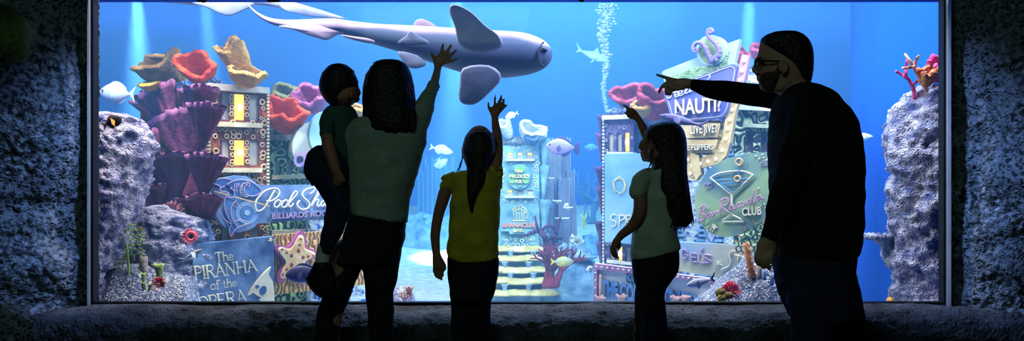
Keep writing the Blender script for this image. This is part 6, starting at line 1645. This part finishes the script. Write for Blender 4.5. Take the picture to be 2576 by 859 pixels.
limb(mb, [(1624, 445, 16, -.07), (1612, 480, 17.5, -.08), (1611, 515, 17.5, -.09), (1606, 545, 16.5, -.09), (1588, 572, 13.5, -.07), (1566, 590, 11, -.05), (1555, 602, 9.5, -.04)], Y)
rows_loft(mb, [(596, 1549, 1566, .02), (606, 1541, 1562, .018), (616, 1538, 1558, .016), (626, 1536, 1553, .014)], Y, .015, -.04)
for a in ([(1540, 620, 4, -.04), (1538, 634, 3.6, -.04), (1542, 646, 3, -.03)], [(1543, 622, 4, -.045), (1541, 638, 3.6, -.045), (1549, 650, 3, -.04)], [(1546, 624, 3.9, -.05), (1546, 640, 3.5, -.05), (1557, 651, 3, -.045)], [(1549, 624, 3.7, -.055), (1549, 636, 3.2, -.055), (1554, 645, 2.7, -.05)], [(1557, 606, 4.2, -.03), (1560, 620, 3.8, -.03), (1555, 631, 3.2, -.03)]): limb(mb, a, Y, n=8)
limb(mb, [(1668, 450, 18, .06), (1650, 405, 15, .09), (1634, 360, 13.5, .12), (1620, 328, 12, .14), (1607, 303, 9, .15), (1599, 292, 9, .15)], Y)
Yh = Y + .15
limb(mb, [(1602, 297, 9.5), (1594, 288, 11), (1587, 280, 9.5)], Yh, n=12, flat=.8)
for a in ([(1589, 279, 4.2), (1580, 273, 3.8), (1573, 268, 3.3), (1568, 264, 2.6)], [(1584, 282, 4.3), (1577, 281, 4), (1577, 288, 3.6), (1583, 292, 3.2)], [(1585, 287, 4.2), (1579, 289, 3.8), (1582, 296, 3.4)], [(1589, 292, 4), (1584, 295, 3.6), (1588, 300, 3)], [(1592, 284, 4.3, -.02), (1580, 287, 4, -.02), (1571, 285, 3, -.02)]): limb(mb, a, Yh, n=8)
limb(mb, [(1645, 680, 30, -.03), (1642, 780, 26, -.03), (1645, 859, 24, -.03), (1646, 1000, 17, -.03), (1646, 1075, 11, -.03)], Y); limb(mb, [(1635, 680, 28, .08), (1620, 780, 22, .08), (1612, 859, 19, .08), (1612, 1000, 15, .08), (1612, 1062, 11, .08)], Y)
limb(mb, [(1646, 1078, 12, -.03), (1630, 1098, 12, -.03)], Y); limb(mb, [(1612, 1060, 12, .08), (1600, 1080, 11, .08)], Y)
bo = mb.obj('body', m_skin, gw, remesh=.0058, sm=2)
eyes(bo, [P(1623, 360, Y - .036), P(1623, 360, Y + .036)], .0065)
mb = MB()
rows_loft(mb, [(422, 1640, 1700), (428, 1622, 1710), (438, 1610, 1715), (455, 1604, 1717), (480, 1602, 1716), (510, 1600, 1712), (545, 1596, 1706), (585, 1590, 1702), (613, 1587, 1705, .1, 0, 14), (630, 1586, 1708, .102, 0, 24), (641, 1587, 1708, .1, 0, 28)], Y, .1)
limb(mb, [(1628, 440, 20, -.06), (1612, 456, 23, -.075), (1605, 480, 24, -.08)], Y, n=20); limb(mb, [(1666, 440, 20, .06), (1656, 418, 19, .08)], Y, n=18)
cloth_obj(mb, 'tee_shirt', m_whiteshirt, gw, .007, .007, 21)
mb = MB()
rows_loft(mb, [(628, 1592, 1704, .09, 0, 26), (645, 1588, 1708), (659, 1588, 1709), (683, 1591, 1704), (705, 1594, 1688), (725, 1599, 1676)], Y, .09)
limb(mb, [(1646, 690, 42, -.01), (1640, 725, 36, -.02), (1638, 752, 34, -.03), (1645, 800, 33, -.03), (1648, 859, 32, -.03), (1648, 960, 26, -.03), (1646, 1068, 19, -.03)], Y, n=20)
limb(mb, [(1632, 700, 34, .05), (1622, 760, 26, .08), (1617, 859, 23, .08), (1613, 960, 20, .08), (1612, 1055, 16, .08)], Y, n=20)
cloth_obj(mb, 'trousers', m_navy, gw, .008, .004, 23)
mb = MB()
rows_loft(mb, [(307, 1666, 1692, .02), (311, 1651, 1702, .05), (318, 1632, 1712, .07), (330, 1624, 1720, .084), (346, 1624, 1725, .088), (370, 1628, 1728, .088), (394, 1631, 1728, .084), (420, 1642, 1728, .075, -.03), (450, 1651, 1728, .06, -.06), (475, 1659, 1731, .05, -.08), (496, 1668, 1734, .045, -.08), (520, 1679, 1738, .04, -.08), (545, 1690, 1741, .03, -.08), (560, 1698, 1740, .02, -.08), (572, 1704, 1728, .01, -.08)], Y, .08, 0, n=36, e=2.1)
rnd = random.Random(8)
for i in range(34):
    t = i / 33; x0 = 1648 + t * 76; x1 = 1668 + t * 66; x2 = 1690 + t * 52
    limb(mb, [(x0, 430 + rnd.uniform(-10, 10), 3.4, -.09 + .03 * abs(t - .5)), (x1, 500, 3.2, -.115 + .04 * abs(t - .5)), (x2 + rnd.uniform(-4, 4), 548, 2.4, -.11 + .03 * abs(t - .5)), (x2 + rnd.uniform(-6, 8), 566 + rnd.uniform(-18, 16), .9, -.1)], Y, n=6, k=3)
limb(mb, [(1634, 330, 5, -.03), (1630, 345, 3, -.05), (1632, 356, 1.5, -.06)], Y, n=6); limb(mb, [(1640, 395, 3, -.06), (1636, 415, 2, -.08), (1628, 428, 1, -.09)], Y, n=5)
mb.obj('hair', m_hairb, gw)
mb = MB(); mb.ell(P(1634, 382, Y - .094), (.005, .005, .006)); mb.obj('earring', mat('silver_stud', '#c8c8cc', metal=1, rough=.2), gw)
for x, o in ((1646, -.03), (1612, .08)):
    mb = MB(); shoe(mb, x, (-1, .25), Y, .22, .042, o); so = mb.obj('shoe', m_shoe, gw)
    mb = MB(); sole(mb, x, (-1, .25), Y, .22, .044, o); mb.obj('sole', m_sole, so, smooth=False)

# ---- the man
Y = 3.69
mn = thing('person', 'man with short dark hair, beard and glasses in black jumper pointing left', 'person', ((2070 - CX) / F * Y, Y, 0))
mb = MB()
rows_loft(mb, [(84, 1945, 2003, .05), (92, 1926, 2020, .065), (102, 1916, 2030, .073), (116, 1910, 2037, .077), (132, 1908, 2040, .078), (146, 1907, 2041, .078), (152, 1909, 2041, .078), (160, 1908, 2040), (172, 1906, 2039), (184, 1907, 2037, .074), (196, 1908, 2034, .07), (207, 1910, 2030, .064), (217, 1913, 2020, .057), (226, 1919, 2000, .048), (232, 1930, 1980, .035)], Y, .077, 0, front=.3, e=2.1)
limb(mb, [(1907, 150, 4), (1902, 162, 5), (1898, 172, 6.2), (1897, 177, 6.4), (1902, 182, 5.5), (1908, 184, 5)], Y, n=10); limb(mb, [(1910, 190, 5), (1903, 191, 3.6), (1908, 194, 4)], Y, n=8); limb(mb, [(1910, 199, 5), (1904, 199, 3.8), (1910, 203, 4)], Y, n=8)
limb(mb, [(1917, 218, 9), (1923, 221, 10)], Y, n=10); limb(mb, [(1912, 143, 5, -.03), (1908, 144, 5, 0), (1912, 143, 5, .03)], Y, n=8)
limb(mb, [(1971, 169, 8, -.06), (1971, 169, 8, -.09)], Y, n=10); mb.ell(P(1971, 169, Y - .09), (.018, .01, .029)); mb.torus(P(1971, 167, Y - .098), .017, .005, ax=(0.2, -1, 0), n=18, m=6, sy=1.35); mb.ell(P(1971, 169, Y + .078), (.018, .01, .029))
limb(mb, [(1990, 200, 40), (2000, 235, 40), (2012, 265, 46)], Y)
rows_loft(mb, [(250, 1985, 2070), (300, 1975, 2105), (400, 1970, 2130), (520, 1972, 2130), (640, 1975, 2120), (700, 1985, 2110)], Y, .12)
limb(mb, [(2035, 280, 26, -.12), (2010, 380, 24, -.18), (1975, 470, 22, -.2), (1950, 545, 18, -.2), (1934, 600, 16, -.2)], Y)
rows_loft(mb, [(596, 1915, 1950, .03), (612, 1906, 1953, .028), (628, 1902, 1954, .026), (642, 1903, 1955, .022)], Y, .025, -.2)
for a in ([(1907, 636, 6.5, -.21), (1902, 652, 6, -.21), (1907, 667, 5, -.2)], [(1918, 642, 6.5, -.215), (1914, 660, 6, -.215), (1921, 675, 5, -.205)], [(1929, 644, 6.4, -.22), (1928, 664, 6, -.22), (1937, 680, 4.8, -.21)], [(1941, 640, 6, -.225), (1941, 655, 5.5, -.225), (1946, 666, 4.5, -.215)], [(1948, 615, 7, -.18), (1957, 632, 6.2, -.18), (1955, 648, 5, -.18)]): limb(mb, a, Y, n=10)
limb(mb, [(2000, 250, 34, .14), (1950, 243, 28, .19), (1890, 238, 24, .22), (1860, 235, 22, .23), (1800, 226, 18, .26), (1760, 217, 14, .28), (1737, 212, 12, .29), (1718, 212, 13, .3)], Y)
Yh = Y + .3
limb(mb, [(1738, 211, 12), (1722, 211, 14), (1708, 211, 13.5), (1699, 210, 11)], Yh, n=16, flat=.75)
for a in ([(1704, 204, 6), (1688, 200, 5.6), (1670, 194, 5), (1652, 189, 3.8)], [(1700, 212, 6), (1682, 209, 5.6, -.01), (1668, 216, 5.2, -.01), (1660, 228, 4.6, 0), (1658, 234, 4)], [(1702, 219, 5.8, -.01), (1686, 220, 5.4, -.02), (1676, 228, 5, -.02), (1676, 239, 4.2, -.01)], [(1706, 223, 5.5, -.02), (1694, 226, 5, -.03), (1687, 233, 4.6, -.03), (1687, 240, 4, -.02)], [(1722, 220, 6.5, -.03), (1705, 224, 5.8, -.04), (1690, 220, 5.2, -.04), (1680, 216, 4.4, -.04)]): limb(mb, a, Yh, n=10)
limb(mb, [(2038, 700, 42, -.07), (2042, 859, 36, -.08), (2040, 1000, 28, -.08), (2045, 1165, 16, -.08)], Y); limb(mb, [(2095, 700, 42, .07), (2125, 859, 38, .08), (2135, 1000, 28, .08), (2140, 1150, 16, .08)], Y)
limb(mb, [(2045, 1170, 17, -.08), (2020, 1195, 15, -.08)], Y); limb(mb, [(2140, 1150, 17, .08), (2120, 1172, 15, .08)], Y)
bo = mb.obj('body', m_skin2, mn, remesh=.0065, sm=2)
eyes(bo, [P(1917, 158, Y - .036), P(1917, 158, Y + .036)], .008)
mb = MB()
rows_loft(mb, [(212, 1998, 2034, .09), (220, 1980, 2056, .12), (232, 1968, 2080, .16), (246, 1960, 2099, .19), (272, 1952, 2122, .205), (307, 1946, 2141, .21), (344, 1942, 2155, .21), (386, 1940, 2162, .205), (414, 1940, 2165, .2), (460, 1942, 2165, .19), (503, 1944, 2163, .185), (560, 1948, 2161, .18), (600, 1951, 2159, .18), (628, 1953, 2156, .18), (646, 1955, 2148, .175)], Y, .2, n=40)
limb(mb, [(2040, 268, 48, -.13), (2015, 340, 42, -.17), (1990, 420, 38, -.19), (1972, 480, 34, -.2), (1952, 545, 28, -.2), (1936, 596, 23, -.2)], Y, n=22)
limb(mb, [(2005, 250, 38, .12), (1950, 245, 31, .18), (1890, 239, 29.5, .22), (1860, 235, 27.5, .23), (1830, 231, 25.5, .25), (1800, 226, 23, .26), (1765, 218, 19, .28), (1740, 212, 15.5, .29)], Y, n=22)
cloth_obj(mb, 'jumper', m_black_sh, mn, .009, .009, 31, s=8)
mb = MB()
rows_loft(mb, [(632, 1955, 2150), (660, 1952, 2146), (684, 1954, 2143), (713, 1957, 2148), (733, 1962, 2156), (752, 1968, 2160), (781, 1984, 2165), (800, 1990, 2168)], Y, .165, n=36)
limb(mb, [(2040, 740, 62, -.08), (2045, 800, 54, -.08), (2045, 859, 52, -.08), (2045, 960, 42, -.08), (2046, 1160, 28, -.08)], Y, n=22); limb(mb, [(2105, 740, 54, .08), (2117, 800, 52, .08), (2125, 859, 51, .08), (2134, 960, 42, .08), (2140, 1145, 28, .08)], Y, n=22)
cloth_obj(mb, 'trousers', m_denim, mn, .009, .006, 37)
mb = MB()
rows_loft(mb, [(79, 1962, 1992, .02), (82, 1944, 2006, .05), (88, 1928, 2018, .07), (96, 1917, 2028, .08), (104, 1914, 2034, .084), (112, 1914, 2038, .088), (124, 1921, 2042, .09), (140, 1934, 2044, .09), (158, 1952, 2044, .088), (178, 1974, 2043, .078), (198, 1990, 2040, .062), (210, 2010, 2037, .04)], Y, .08, n=36, e=2.1)
for i in range(0): limb(mb, [(1916 + i * 7, 94 - 12 * math.sin(i / 15 * PI), 3, -.03), (1920 + i * 7, 88 - 12 * math.sin(i / 15 * PI), 1, -.03)], Y, n=5, k=2)
mb.obj('hair', m_hair, mn)
mb = MB()
rows_loft(mb, [(184, 1912, 1958, .064), (196, 1909, 1960, .064), (207, 1910, 1958, .06), (218, 1913, 1955, .052), (228, 1921, 1950, .042), (234, 1932, 1944, .03)], Y, .06, 0, front=.25, e=2.1)
limb(mb, [(1908, 186, 3, -.02), (1904, 187, 3, 0), (1908, 186, 3, .02)], Y, n=8); limb(mb, [(1960, 165, 4, -.07), (1955, 185, 7, -.066), (1948, 200, 8, -.055)], Y, n=8)
cloth_obj(mb, 'beard', mat('dark_beard', '#3a2e28', '#54443a', 'noise', 60, .9, 1, 120), mn, .005, .002, 3, s=60)
mb = MB()
for s in (-1, 1):
    c = P(1905, 158, Y + s * .032); mb.torus(c, .02, .0028, ax=(1, -.15 * s, 0), n=24, m=6, sx=1.15, sy=.85)
    mb.tube([P(1907, 153, Y + s * .055), P(1940, 154, Y + s * .078), P(1968, 156, Y + s * .082), P(1974, 163, Y + s * .08)], [.0045, .004, .0035, .003], n=6)
mb.tube([P(1903, 154, Y - .012), P(1901, 152, Y), P(1903, 154, Y + .012)], .0028, n=6)
mb.obj('glasses_frame', m_black, mn)
for x, o, yf in ((2045, -.08, 0), (2140, .08, 0)):
    mb = MB(); shoe(mb, x, (-1, .1), Y, .29, .052, o); so = mb.obj('shoe', m_shoe, mn)
    mb = MB(); sole(mb, x, (-1, .1), Y, .29, .054, o); mb.obj('sole', m_sole, so, smooth=False)
